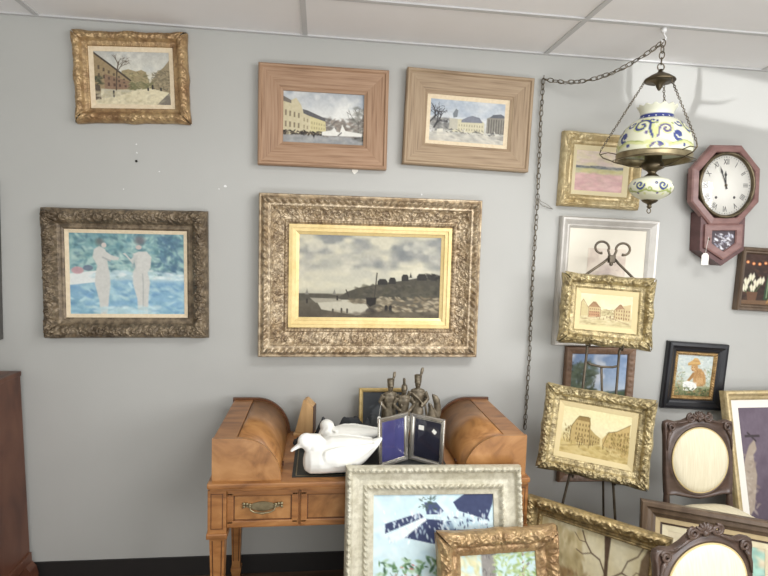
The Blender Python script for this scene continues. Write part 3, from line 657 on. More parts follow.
def p_winter():
    P = Paint(150, 130, 1.1, 53).grad([(0, (214, 202, 158)), (.35, (206, 190, 140)), (.6, (176, 152, 96)), (1, (150, 124, 74))]); P.cloud(0, .5, 4, 4, (226, 218, 184), .6)
    P.dabs(200, (0, .05, .45, .6), .07, [(176, 154, 98), (196, 176, 122), (158, 136, 84), (206, 188, 138)], .5, 1.3, .3); P.dabs(260, (0, .45, 1, 1), .06, [(150, 122, 70), (176, 148, 90), (120, 96, 58), (196, 170, 112)], .55, 1.3, .6)
    br = (84, 62, 44)
    P.poly([(.6, 0), (.66, 0), (.655, .2), (.67, .45), (.69, .7), (.73, 1), (.62, 1), (.64, .7), (.63, .4), (.625, .2)], br, 1, 1.5)
    for pl, w in (([(.65, .42), (.7, .3), (.78, .24), (.86, .26), (.93, .33), (1, .34)], .006), ([(.64, .3), (.58, .2), (.5, .17), (.44, .1), (.4, .02)], .006), ([(.5, .17), (.42, .2), (.36, .18)], .004), ([(.78, .24), (.82, .14), (.9, .08), (.94, 0)], .005), ([(.86, .26), (.9, .2), (.97, .2)], .003), ([(.66, .55), (.74, .5), (.8, .52)], .004), ([(.44, .1), (.38, .1), (.33, .05)], .003)): P.line(pl, w, br, .85)
    P.poly([(.93, .1), (.98, 0), (1, 0), (1, .2), (.95, .55), (.93, 1), (.86, 1), (.9, .5)], (104, 80, 54), .9, 2)
    P.dabs(90, (.05, .35, .6, .6), .05, [(150, 112, 62), (172, 134, 82), (128, 98, 58)], .5, 1.2, .6)
    P.dabs(40, (.0, .5, .5, .62), .03, [(96, 78, 52), (128, 100, 62)], .7)
    return P.grain(12)

def p_beige():
    P = Paint(110, 90, 1.2, 59).grad([(0, (206, 192, 156)), (.4, (190, 174, 138)), (1, (160, 140, 106))]); P.dabs(160, (0, 0, 1, 1), .08, [(200, 186, 150), (176, 158, 122), (214, 202, 170)], .5); P.dabs(70, (.66, .0, 1, .5), .07, [(136, 190, 170), (160, 204, 186), (120, 170, 156)], .7); P.dabs(70, (.1, .4, .6, .8), .06, [(120, 100, 74), (146, 122, 90)], .6)
    return P.grain(8)

def p_purple():
    P = Paint(110, 190, .56, 61).grad([(0, (92, 78, 92)), (.6, (84, 70, 84)), (1, (70, 58, 70))]); P.cloud(0, 1, 3, 5, (106, 92, 106), .6)
    P.poly([(.05, .3), (.12, .24), (.22, .2), (.24, .26), (.17, .3), (.2, .42), (.16, .5), (.1, .62), (.02, .66), (0, .66), (0, .36)], (156, 140, 122), 1, 2); P.line([(.08, .18), (.3, .18)], .014, (60, 50, 54)).line([(.12, .16), (.24, .21)], .012, (60, 50, 54)); P.dabs(40, (0, .26, .2, .64), .05, [(170, 156, 138), (140, 122, 108)], .6)
    P.poly([(.55, .75), (.62, .6), (.78, .58), (.9, .64), (.95, .9), (.9, 1), (.6, 1)], (146, 146, 150), 1, 3); P.dabs(50, (.56, .6, .92, 1), .06, [(166, 168, 172), (124, 122, 130)], .6); P.ell(.74, .5, .09, .07, (176, 150, 136)).ell(.74, .45, .1, .06, (58, 46, 48)); P.dabs(40, (.3, .85, .9, 1), .08, [(112, 98, 96), (70, 60, 66)], .6)
    return P.grain(6)

def p_shadowprint():
    P = Paint(70, 60, 1.2, 67).grad([(0, (58, 62, 66)), (1, (72, 76, 80))]); P.poly([(.2, 1), (.25, .5), (.4, .35), (.5, .55), (.62, .4), (.8, .6), (.85, 1)], (104, 110, 114), .8, 3); P.dabs(40, (.2, .4, .85, 1), .07, [(92, 98, 102), (120, 124, 128)], .5)
    return P.grain(6)
# ------------------------------------------------------------------ camera
def make_camera():
    f, yaw, pitch, roll, cx, d, cz = 539.46, .117789, -.076662, .030585, 1.317874, 2.745647, 1.713429
    cy, sy, cp, sp = math.cos(yaw), math.sin(yaw), math.cos(pitch), math.sin(pitch)
    fwd = Vector((sy*cp, cy*cp, sp)); right = Vector((cy, -sy, 0)); up = right.cross(fwd)
    r2 = right*math.cos(roll)+up*math.sin(roll); u2 = up*math.cos(roll)-right*math.sin(roll)
    cam = bpy.data.cameras.new('camera'); o = bpy.data.objects.new('camera', cam); COL.objects.link(o)
    cam.sensor_width = 36; cam.lens = f*36/768; cam.clip_start = .05
    o.matrix_world = Matrix(((r2.x, u2.x, -fwd.x, cx), (r2.y, u2.y, -fwd.y, -d), (r2.z, u2.z, -fwd.z, cz), (0, 0, 0, 1)))
    C.camera = o
make_camera()

# ------------------------------------------------------------------ room
wall = struct('wall_back', MB().box(-2.2, 5.4, 0, .12, 0, H_CEIL+.1), G['wall'])
struct('floor', MB().box(-2.2, 5.4, -5.2, 0, -.1, 0), G['floor'])
struct('ceiling', MB().box(-2.2, 5.4, -5.2, 0, H_CEIL+.004, H_CEIL+.06), G['ceil'])
struct('baseboard_back', MB().box(-2.2, 5.4, -.008, 0, .0, .1, .002), G['vinyl'])
k = 1
for x in (-1.219, 0, 1.219, 2.438, 3.657, 4.876):
    struct('trim_%d' % k, MB().box(x-.012, x+.012, -5.2, 0, H_CEIL-.002, H_CEIL+.006), G['tbar']); k += 1
for i in range(8):
    y = -.436-.61*i
    struct('trim_%d' % k, MB().box(-2.2, 5.4, y-.012, y+.012, H_CEIL-.0025, H_CEIL+.006), G['tbar']); k += 1
struct('trim_%d' % k, MB().box(-2.2, 5.4, -.02, 0, H_CEIL-.003, H_CEIL+.006), G['tbar']); k += 1
def spot(x, z, r, seed):
    rg = random.Random(seed); pl = [(x+r*rg.uniform(.6, 1.2)*math.cos(a), z+r*rg.uniform(.6, 1.2)*math.sin(a)) for a in [i*2*PI/9 for i in range(9)]]
    o = MB().prism(pl, -.0012, 0.).build('filler_spot', G['plaster'], wall)
for i, (x, z, r) in enumerate(((.845, 1.985, .007), (1.822, 1.984, .005), (.815, 1.97, .003), (.43, 2.165, .004), (.432, 2.125, .004), (.535, 2.04, .003), (.37, 1.95, .003))): spot(x, z, r, i)
t = tag(MB().lathe([(0.0005, .0), (.005, .0), (.006, .002), (.004, .004), (.0015, .004), (.0015, -.0)], 10, axis='y').build('nail', G['nail']), 'dark nail head in the bare grey wall below the street picture', 'nail')
t.location = (.43, -.001, 2.085)

# ------------------------------------------------------------------ pictures
def picture(name, label, M, W, H, m, prof, mat, P=None, disp=None, swell=None, liner=None, group=None, mats2=None, pz=.012, step=.0028, cat='picture', smooth=True, glass=None):
    t = thing(name, label, cat, M=M, group=group)
    moulding(W, H, prof, 'frame_moulding', mat, t, H/2, disp, swell, step, mats2=mats2, smooth=smooth)
    iw, ih = W-2*m, H-2*m
    for (lw, lm, z0, z1, lname) in (liner or []):
        moulding(iw+.004, ih+.004, [(0, .002), (0, z0), (lw+.002, z1), (lw+.002, .004)], lname, lm, t, H/2, smooth=False)
        iw -= 2*lw; ih -= 2*lw
    if P is not None: canvas('painting', P, iw+.004, ih+.004, t, 0, H/2, -pz)
    if glass: MB().box(-iw/2-.002, iw/2+.002, -glass-.002, -glass, H/2-ih/2-.002, H/2+ih/2+.002).build('glass_pane', G['glass'], t)
    return t

def swept(amp, a=.10):
    def f(S, L):
        c = np.abs(S-L/2)/(L/2); e = np.minimum(S, L-S)
        return amp*(np.exp(-(c/.16)**2)+np.exp(-(e/(.13*L))**2)*1.1+.35*np.exp(-((c-.5)/.1)**2)-.25)
    return f

# --- upper left street view
m = .067
def d1(S, D, L): return o_ridge(S, D, L, .002, .034, .011, .005, 1)+o_scroll(S, D, L, .004, .04, .055, .006, 1)*.8+o_corner(S, D, L, .075, .008)+o_centre(S, D, L, .03, .007, m)+o_bead(S, D, L, .058, .067, .01, .002)+o_pebble(S, D, .0012, 3)
picture('street_picture', 'small winter street scene in a scalloped bronze-gold frame, high on the wall above the bathers', wall_pose(.417, 2.468, .416, 2.6), .513, .416, m,
        [(0, 0), (0, .018), (.006, .032), (.02, .044), (.036, .04), (.046, .026), (.056, .022), (.062, .02), (.067, .015), (.067, .006)], G['gold_red'], p_street(), d1, swept(.006),
        [(.02, G['linen'], .015, .009, 'liner')], pz=.007)
# --- two pale wood frames
def wood_frame(name, label, M, W, H, m, ga, gb, P, liner):
    return picture(name, label, M, W, H, m, [(0, 0), (0, .044), (.006, .05), (.014, .05), (.02, .042), (m-.016, .03), (m-.012, .026), (m, .02), (m, .004)], ga, P, liner=liner, mats2=gb, group='pale wooden framed city views', smooth=False, pz=.01)
wood_frame('plaza_picture', 'city square with a white fountain in a wide pinkish pale wood frame, no slip', wall_pose(1.317, 2.333, .48, .2), .628, .48, .117, G['palewood'], G['palewoodv'], p_plaza(), None)
wood_frame('palace_picture', 'palace square in a pale wood frame with white inner slip, beside the chain', wall_pose(2.042, 2.357, .469, -1.2), .651, .469, .112, G['greywood'], G['greywoodv'], p_palace(), [(.022, G['linen'], .018, .009, 'liner')])
# --- bathers
def d4(S, D, L): return o_ridge(S, D, L, .004, .072, .016, .012, 2)+o_scroll(S, D, L, .006, .07, .075, .011, 4)+o_corner(S, D, L, .10, .012)+o_centre(S, D, L, .04, .010, .1)*.8+o_pebble(S, D, .003, 5, .008)*(D < .075)
picture('bathers_picture', 'two pale bathers in blue water in a dark heavily carved bronze frame', wall_pose(.39, 1.543, .621, .7), .76, .621, .099,
        [(0, 0), (0, .02), (.006, .036), (.03, .052), (.055, .044), (.072, .026), (.078, .024), (.084, .022), (.09, .022), (.099, .016), (.099, .006)], G['dark_orn'], p_bathers(), d4, None,
        [(.017, G['linen'], .016, .01, 'liner')], pz=.008)
# --- big seascape
def d5(S, D, L):
    h = o_rope(S, D, L, .012, .05, .034, .014)+o_bead(S, D, L, .052, .06, .012, .003)
    h = h+o_scroll(S, D, L, .062, .118, .05, .012, 6)+o_ridge(S, D, L, .060, .12, .017, .012, 5)+o_bead(S, D, L, .122, .138, .016, .008)+o_pebble(S, D, .002, 7, .007)*(D > .06)*(D < .12)
    return h
t = picture('seascape_picture', 'large low-tide seascape in a broad carved gold frame above the desk', wall_pose(1.571, 1.556, .804, .3), 1.11, .804, .145,
        [(0, 0), (0, .06), (.003, .066), (.010, .066), (.013, .06), (.03, .08), (.046, .068), (.052, .07), (.058, .066), (.076, .036), (.1, .024), (.12, .022), (.13, .03), (.14, .024), (.145, .02), (.145, .006)], G['silver_gilt'], None, d5, None, step=.003)
moulding(1.11-.288, .804-.288, [(0, .004), (0, .03), (.016, .031), (.0165, .024), (.034, .022), (.0345, .016), (.05, .010), (.05, .004)], 'gilt_slip', G['gold_flat'], t, .402, smooth=False)
canvas('painting', p_sea(), 1.11-.288-.096, .804-.288-.096, t, 0, .402, -.008)
# --- meadow behind the lamp
m = .066
def d6(S, D, L): return o_ridge(S, D, L, .01, .045, .011, .006, 3)*(np.minimum(S, L-S) < .15)+o_corner(S, D, L, .09, .010, 11)+o_scroll(S, D, L, .008, .04, .06, .004, 8)*(np.minimum(S, L-S) < .16)+o_pebble(S, D, .0012, 9)
picture('meadow_picture', 'pink meadow in a gold frame with carved corners behind the hanging lamp', wall_pose(2.765, 2.142, .384, -1.3), .44, .384, m,
        [(0, 0), (0, .03), (.005, .044), (.014, .05), (.03, .04), (.044, .028), (.05, .03), (.058, .028), (.066, .02), (.066, .006)], G['gold_pale'], p_meadow(), d6, None,
        [(.022, flat_mat('cream_slip', rgb(226, 214, 176), .6), .024, .01, 'liner')], pz=.009)
# --- silver frame with print
t = picture('print_picture', 'faded print with a wide white mat in a plain silver frame behind the easel top', wall_pose(2.833, 1.556, .685, -.8), .548, .685, .058,
        [(0, 0), (0, .03), (.006, .038), (.016, .036), (.04, .022), (.046, .024), (.058, .014), (.058, .004)], G['silver'], None, liner=[(.001, G['silver'], .012, .01, 'liner')], smooth=False, group='framed pictures hanging beside the easel')
MB().box(-.223, .223, -.011, -.005, .05, .635).build('mat_board', flat_mat('ivory_mat', rgb(222, 216, 200), .8, spec=.2), t)
canvas('print', p_print(), .215, .27, t, .0, .39, -.0125)
# --- valley behind the easel
def d9(S, D, L): return o_scroll(S, D, L, .014, .034, .03, .003, 12)
picture('valley_picture', 'tall tree landscape with blue sky in narrow brown frame, low behind the easel', wall_pose(2.83, .834, .75, -.5), .40, .75, .042,
        [(0, 0), (0, .02), (.006, .028), (.014, .026), (.03, .02), (.036, .02), (.042, .012), (.042, .004)], G['midbrown'], p_valley(), d9, None, pz=.008, step=.004, group='framed pictures hanging beside the easel')
# --- black frame
def d11(S, D, L): return o_rope(S, D, L, .056, .074, .016, .004)
t = picture('animal_picture', 'small painting of a brown straw-hatted creature in a thick black frame above the chair', wall_pose(3.389, 1.05, .374, -3), .359, .374, .056,
        [(0, 0), (0, .024), (.006, .034), (.02, .036), (.036, .026), (.046, .024), (.056, .016), (.056, .004)], G['black'], None, smooth=False)
moulding(.359-.108, .374-.108, [(0, .004), (0, .018), (.008, .022), (.018, .014), (.02, .006)], 'gilt_slip', G['gold_old'], t, .187, lambda S, D, L: o_rope(S, D, L, .002, .018, .014, .004), None, .0025)
canvas('painting', p_animal(), .359-.108-.036, .374-.108-.036, t, 0, .187, -.009)
# --- still life at the right edge
picture('still_life_picture', 'dark flower still life in a thin brown frame at the right edge below the clock', wall_pose(3.775, 1.593, .35, -2), .347, .35, .036,
        [(0, 0), (0, .03), (.004, .036), (.016, .034), (.022, .026), (.03, .026), (.036, .016), (.036, .004)], G['brownframe'], p_stilllife(), None, None, smooth=False)
# --- picture beyond the left edge
picture('edge_picture', 'dark grey frame showing only its edge at the far left of the wall', wall_pose(-.541, 1.592, .748, 0), .72, .748, .08,
        [(0, 0), (0, .03), (.008, .04), (.03, .036), (.07, .02), (.08, .014), (.08, .004)], G['greyframe'], p_print(), None, None, smooth=False)
# --- easel pictures
EASEL_G = 'framed town views on the easel'
m = .072
def d8(S, D, L): return o_ridge(S, D, L, .003, .044, .012, .010, 4)+o_rope(S, D, L, .045, .055, .008, .002)+o_scroll(S, D, L, .004, .042, .048, .008, 21)+o_corner(S, D, L, .085, .010)+o_centre(S, D, L, .034, .009, m)+o_bead(S, D, L, .056, .064, .009, .003)+o_pebble(S, D, .0015, 22)
PR = [(0, 0), (0, .016), (.006, .03), (.022, .044), (.038, .036), (.046, .024), (.056, .022), (.066, .02), (.072, .014), (.072, .006)]
picture('town_picture', 'gold framed sepia town square with red shopfront, on the upper tier of the easel', pose((2.712, -.27, 1.607), -15.6, 9, -2.6, .429, .343, .045), .429, .343, m, PR, G['gold_green'],
        town(23, (120, 84, 56), (176, 110, 84)), d8, swept(.007), [(.022, G['creammat'], .016, .01, 'liner')], EASEL_G, pz=.009)
def d10(S, D, L): return o_ridge(S, D, L, .003, .046, .012, .011, 7)+o_rope(S, D, L, .045, .055, .008, .002)+o_scroll(S, D, L, .004, .046, .056, .009, 31)+o_corner(S, D, L, .09, .010)+o_centre(S, D, L, .04, .009, m)*.8+o_bead(S, D, L, .056, .064, .009, .003)+o_pebble(S, D, .002, 32)
picture('crossroads_picture', 'larger gold framed yellow sepia crossroads, on the lower tier of the easel', pose((2.654, -.36, 1.055), -24.4, 12, -4, .492, .406, .045), .492, .406, m, PR, G['gold_green'],
        p_crossroads(), d10, swept(.006), [(.022, G['creammat'], .016, .01, 'liner')], EASEL_G, pz=.009)
# --- small gold frame on the desk
picture('small_gilt_picture', 'small thin bright gilt frame holding a dark print, leaning on the wall behind the figurines', pose((1.645, -.062, .994), 0, 9, 0, .24, .222, .02), .24, .222, .02,
        [(0, 0), (0, .014), (.004, .02), (.012, .018), (.02, .01), (.02, .003)], G['gold_bright'], p_shadowprint(), pz=.005, smooth=False)
# --- cream frame
def dA(S, D, L): return o_ridge(S, D, L, .002, .026, .010, .006, 8)+o_scroll(S, D, L, .002, .026, .03, .005, 41)+o_leaf(S, D, L, .003, .026, .024, .008)+o_rope(S, D, L, .070, .092, .022, .012)
picture('chateau_picture', 'big cream frame with rope mouldings and a blue-roofed painting, leaning on the desk front', pose((1.789, -.68, .842), -1.6, 14.9, 0, .711, .876, .055), .711, .876, .113,
        [(0, 0), (0, .03), (.005, .046), (.014, .054), (.024, .046), (.03, .036), (.055, .026), (.07, .026), (.08, .032), (.09, .024), (.096, .02), (.113, .016), (.113, .004)], G['cream_frame'], p_chateau(), dA, None, pz=.01)
# --- gold front
m = .09
def dB(S, D, L): return o_ridge(S, D, L, .004, .058, .015, .011, 9)+o_scroll(S, D, L, .006, .05, .06, .008, 51)*.8+o_corner(S, D, L, .12, .013, 8)+o_centre(S, D, L, .04, .010, m)+o_pebble(S, D, .0025, 52, .008)+o_rope(S, D, L, .068, .08, .012, .002)
picture('birch_picture', 'ornate reddish gold frame with a tree trunk painting, foremost, leaning on the cream frame', pose((2.024, -.80, .632), 2.6, 15.4, .3, .486, .645, .055), .486, .645, m,
        [(0, 0), (0, .022), (.006, .04), (.024, .054), (.04, .044), (.056, .026), (.066, .028), (.08, .022), (.09, .016), (.09, .006)], G['gold_red'], p_birch(), dB, swept(.006), pz=.01)
# --- winter
def dC(S, D, L): return o_ridge(S, D, L, .010, .043, .013, .010, 10)+o_scroll(S, D, L, .012, .042, .05, .007, 61)+o_pebble(S, D, .0025, 62, .007)*(D < .045)+o_rope(S, D, L, .06, .07, .012, .0025)
picture('bare_tree_picture', 'slanting antique gold frame with a bare brown tree, standing on the floor below the easel', pose((2.458, -.72, .636), -43.5, 11.5, 0, .573, .645, .055),   .573, .645, .072,
        [(0, 0), (0, .034), (.006, .046), (.012, .048), (.026, .042), (.042, .026), (.046, .018), (.056, .016), (.06, .026), (.066, .024), (.072, .012), (.072, .004)], G['gold_olive'], p_winter(), dC, None, pz=.01)
# --- dark frame
t = picture('matted_picture', 'wide dark brown moulded frame with beige mat lying behind the front chair', pose((3.007, -.72, .634), -27, 15, -.2, .585, .65, .05), .585, .65, .062,
        [(0, 0), (0, .05), (.006, .056), (.02, .056), (.028, .044), (.044, .04), (.05, .03), (.062, .024), (.062, .004)], G['brownframe'], None, smooth=False,
        liner=[(.022, noise_mat('tan_mat', [rgb(176, 156, 116), rgb(190, 170, 130)], nscale=20, rough=.7), .022, .018, 'mat_board'), (.006, flat_mat('dark_fillet', rgb(70, 54, 42), .4), .02, .018, 'fillet'), (.024, noise_mat('pale_mat', [rgb(206, 194, 160), rgb(214, 204, 172)], nscale=20, rough=.7), .016, .014, 'inner_mat')])
canvas('painting', p_beige(), .585-.124-.104+.004, .65-.124-.104+.004, t, 0, .325, -.012)
# --- right big gold
t = picture('figure_picture', 'tall gold frame with white mat and dusky purple painting, leaning behind the back chair', pose((3.752, -.12, .997), 1.5, 14, .2, .548, 1.02, .045), .548, 1.02, .05,
        [(0, 0), (0, .034), (.006, .044), (.016, .044), (.03, .03), (.042, .026), (.05, .018), (.05, .004)], G['gold_pale'], None, smooth=False, liner=[(.042, G['whitemat'], .014, .012, 'mat_board')])
canvas('painting', p_purple(), .548-.1-.084+.004, 1.02-.1-.084+.004, t, 0, .51, -.01)

# ------------------------------------------------------------------ desk
desk = thing('writing_desk', 'honey walnut writing desk with two round-lidded side compartments against the wall', 'desk', (1.55, -.345, 0))
mb = MB().box(-.654, .654, -.308, .29, .75, .772, .006).box(-.645, .645, -.3, .285, .738, .752, .004)
mb.build('desk_top', G['desk'], desk)
MB().box(-.62, .62, -.268, .27, .572, .74, .002).build('carcass', G['desk'], desk)
mb = MB().box(-.33, .33, -.262, .2, .7715, .774); mb.build('leather_blotter', G['leather'], desk)
b2 = MB()
for (x0, x1, y0, y1) in ((-.316, .316, -.25, -.246), (-.316, .316, .184, .188), (-.316, -.312, -.25, .188), (.312, .316, -.25, .188)): b2.box(x0, x1, y0, y1, .7738, .7744)
b2.build('gilt_line', G['brass'], desk)
def drawer(x0, x1, z0=.58, z1=.735):
    # raised border with a sunk panel
    mb = MB(); b = .026
    mb.box(x0, x1, -.281, -.262, z0, z0+b, .004).box(x0, x1, -.281, -.262, z1-b, z1, .004).box(x0, x0+b, -.281, -.262, z0+b*.5, z1-b*.5, .004).box(x1-b, x1, -.281, -.262, z0+b*.5, z1-b*.5, .004)
    d = mb.build('drawer', G['desk'], desk)
    MB().box(x0+b*.8, x1-b*.8, -.274, -.264, z0+b*.8, z1-b*.8, .003).build('drawer_panel', G['deskburl'], d)
    g = MB()
    for (a0, a1, c0, c1) in ((x0+b, x1-b, z0+b, z0+b+.004), (x0+b, x1-b, z1-b-.004, z1-b), (x0+b, x0+b+.004, z0+b, z1-b), (x1-b-.004, x1-b, z0+b, z1-b)): g.box(a0, a1, -.2755, -.27, c0, c1)
    g.build('dark_line', G['deskdark'], d)
    xc = (x0+x1)/2; zc = (z0+z1)/2
    return d, xc, zc
def bail(d, xc, zc):
    pl = []
    for k in range(48):
        a = 2*PI*k/48; w = .055*(1+.12*math.cos(6*a)); pl.append((xc+w*1.1*math.cos(a), zc+.006+.017*(1+.15*math.cos(4*a))*math.sin(a)))
    mb = MB().prism(pl, -.2785, -.2735)
    for s in (-1, 1):
        for q in range(3): mb.ell((xc+s*(.05+.012*q), -.279, zc+.012+.006*math.sin(q*2.4)), (.008-.001*q, .005, .008-.0012*q), 10, 6)
        mb.ell((xc+s*.074, -.279, zc+.017), (.007, .005, .007), 10, 6); mb.ell((xc+s*.076, -.279, zc+.004), (.005, .004, .005), 10, 6)
    mb.build('handle_plate', G['brass'], d)
    h = MB().tube([(xc-.05, -.285, zc+.008), (xc-.046, -.29, zc-.004), (xc-.03, -.292, zc-.012), (xc-.012, -.293, zc-.014), (xc, -.294, zc-.0155), (xc+.012, -.293, zc-.014), (xc+.03, -.292, zc-.012), (xc+.046, -.29, zc-.004), (xc+.05, -.285, zc+.008)], [.0035, .003, .003, .0035, .005, .0035, .003, .003, .0035], 8)
    for s in (-1, 1): h.ell((xc+s*.05, -.283, zc+.009), (.006, .006, .006), 10, 6)
    h.build('handle', G['brass'], d)
bail(*drawer(-.582, -.302)); drawer(-.292, .292); bail(*drawer(.302, .582))
def leg(x, y):
    mb = MB(); w = .036
    mb.box(x-w, x+w, y-w, y+w, .56, .74, .003)
    mb.box(x-w-.005, x+w+.005, y-w-.005, y+w+.005, .54, .563, .006)
    rings = []
    for z, q in ((.545, .030), (.12, .019), (.1, .019)): rings.append([(x-q, y-q, z), (x+q, y-q, z), (x+q, y+q, z), (x-q, y+q, z)])
    mb.loft(rings, False); mb.box(x-.025, x+.025, y-.025, y+.025, .085, .105, .005)
    rings = [[(x-q, y-q, z), (x+q, y-q, z), (x+q, y+q, z), (x-q, y+q, z)] for z, q in ((.087, .022), (0, .014))]
    mb.loft(rings, False)
    l = mb.build('leg', G['desk'], desk)
    g = MB()
    for sx in (-1, 1):   # the two dark inlay lines of each tapered face
        g.loft([[(x+sx*q*.62-.002, y-q-.0012, z), (x+sx*q*.62+.002, y-q-.0012, z), (x+sx*q*.62+.002, y-q+.004, z), (x+sx*q*.62-.002, y-q+.004, z)] for z, q in ((.53, .0292), (.14, .0195))], False)
        g.box(x+sx*.022-.0015, x+sx*.022+.0015, y-.0372, y-.03, .58, .725)
    g.box(x-.022, x+.022, y-.0372, y-.03, .58, .583).box(x-.022, x+.022, y-.0372, y-.03, .722, .725)
    g.build('inlay_line', G['deskdark'], l)
for x in (-.618, .618):
    for y in (-.256, .24): leg(x, y)
def profile(s, grow=0., x_in=None, x0=None):
    pts = []
    o = .64+grow; top = .172+grow
    pts.append((-o, 0)); pts.append((-o, top)); pts.append((-.535, top))
    for k in range(1, 19):
        a = PI/2*(1-k/18); pts.append((-.535+(.163+grow)*math.cos(a), top*math.sin(a)))
    return [(-x if s < 0 else x, .772+z) for x, z in pts]
for s in (1, -1):
    b = MB().prism([(x, z) for x, z in profile(s)], -.285, -.268).build('compartment_end', G['deskburl'], desk)
    MB().prism([(x, z) for x, z in profile(s, .006)], .262, .278).build('compartment_back', G['deskdark'], desk)
    arc = [(-.545, .168)]+[(-.535+.158*math.cos(PI/2*(1-k/20)), .168*math.sin(PI/2*(1-k/20))) for k in range(21)]+[(-.545, 0)]
    lid = MB().prism([(x*s, .772+z) for x, z in arc], -.268, .262, False).build('roll_lid', G['deskburl'], desk)
    fl = [f for f in lid.data.polygons if len(f.vertices) == 4]
    for f in fl: f.use_smooth = True
    MB().box(min(-.638*s, -.5485*s), max(-.638*s, -.5485*s), -.268, .262, .772, .941, .0015).build('compartment_top', G['desk'], desk)
    k = MB()
    for y in (-.16, -.14): k.ell((-.374*s, y, .787), (.005, .006, .006), 8, 6)
    k.build('catch', G['deskdark'], lid)

# ------------------------------------------------------------------ things on the desk
def ring(x, y, z, ry, rz, n=18, lift=0.):
    return [(x, y+ry*math.cos(2*PI*k/n), z+rz*math.sin(2*PI*k/n)) for k in range(n)]
def duck_mesh(turn, headx, heady, headz, low):
    mb = MB()
    prof = [(-.156, .045, .012, .012), (-.15, .046, .036, .032), (-.128, .05, .06, .049), (-.09, .056, .075, .058), (-.04, .066, .08, .066), (.02, .066, .08, .066), (.07, .07, .07, .058), (.11, .08, .052, .042), (.14, .09, .034, .026), (.165, .106, .026, .016), (.182, .118, .014, .007), (.188, .122, .004, .003)]
    mb.loft([ring(x, 0, max(z, rz+.002) if x < .05 else z, ry, rz) for x, z, ry, rz in prof])
    for s in (-1, 1):   # wings folded on the flanks
        mb.loft([[(x, s*(y+.012*math.cos(a)), z+h*math.sin(a)) for a in [2*PI*k/12 for k in range(12)]] for x, y, z, h in ((-.085, .058, .08, .006), (-.07, .068, .08, .028), (-.02, .074, .082, .040), (.04, .07, .085, .038), (.09, .054, .094, .026), (.13, .04, .104, .012), (.15, .034, .11, .004))])
    # neck and head
    bx, bz = -.105, .085
    pts = [(bx+.02, 0, bz), (bx-.005, 0, bz+.03), ((bx+headx)/2, heady*.4, (bz+headz)/2+.012), (headx+.008, heady*.9, headz-.012), (headx, heady, headz)]
    mb.tube(pts, [.045, .04, .034, .031, .024] if low else [.048, .044, .04, .037, .03], 14)
    c, s_ = math.cos(turn), math.sin(turn); Rz = Matrix.Rotation(turn, 3, 'Z')
    k_ = 1. if low else 1.12
    mb.ell((headx, heady, headz), (.036*k_, .029*k_, .029*k_), 18, 12, Rz)
    bd = Vector((-c, -s_, -.5 if low else -.1)).normalized()
    h = Vector((headx, heady, headz)); u = Vector((-s_, c, 0))
    rr = []
    for t_, w, hh in ((.02, .016, .014), (.042, .013, .009), (.062, .013, .006), (.074, .009, .004)):
        cc = h+bd*t_; rr.append([cc+u*(w*math.cos(a))+Vector((0, 0, 1))*(hh*math.sin(a)) for a in [2*PI*k/12 for k in range(12)]])
    mb.loft(rr)
    return fused(mb, .0042, 3)
t = thing('duck_figure', 'white ceramic duck with lowered beak, the nearer of the pair on the desk blotter', 'figurine', (1.412, -.558, .7745), R(5), 'white ceramic ducks on the desk')
link('body', duck_mesh(.15, -.146, -.004, .125, True), G['bisque'], t)
t = thing('duck_figure', 'white ceramic duck with raised rounded head, the farther of the pair nearer the wall', 'figurine', (1.458, -.36, .7745), R(-2), 'white ceramic ducks on the desk')
link('body', duck_mesh(2.3, -.104, .01, .13, False), G['bisque'], t)
for o in list(COL.objects):
    if o.name.startswith('duck_figure') and o.location.y > -.4: o.scale = (.93, .98, .93)
    elif o.name.startswith('duck_figure'): o.scale = (.96, 1.06, 1.1)
# crumpled cloth behind the ducks
def cloth():
    n = 46; mb = MB(); vs = []; rg = np.random.default_rng(5)
    a = vnoise(n, n, 6, 6, rg); b = vnoise(n, n, 13, 13, rg)
    for j in range(n):
        for i in range(n):
            u, v = i/(n-1), j/(n-1); e = min(u, 1-u, v, 1-v); w = min(1, e*6)
            wob = .03*(a[(j*7) % n, (i*3) % n]-.5)
            vs.append((-.16+.32*u+wob*(1-w), -.05+.12*v+wob*.5*(1-w), .002+w*(.012+.10*a[j, i]**1.6+.03*b[j, i])))
    fs = [(j*n+i, j*n+i+1, (j+1)*n+i+1, (j+1)*n+i) for j in range(n-1) for i in range(n-1)]
    mb.add(vs, fs, True); m0 = len(vs)
    bt = [(x, y, .0005) for x, y, z in vs if True]; mb.add(bt, [f[::-1] for f in fs], True)
    edge = [i for i in range(n)]+[j*n+n-1 for j in range(1, n)]+[(n-1)*n+i for i in range(n-2, -1, -1)]+[j*n for j in range(n-2, 0, -1)]
    mb.f += [(edge[k], edge[(k+1) % len(edge)], m0+edge[(k+1) % len(edge)], m0+edge[k]) for k in range(len(edge))]; mb.sm += [True]*len(edge)
    return mb
t = tag(cloth().build('crumpled_cloth', G['blackcloth']), 'crumpled black cloth on the desk between the white ducks and the wall', 'cloth'); t.location = (1.45, -.2, .7745)
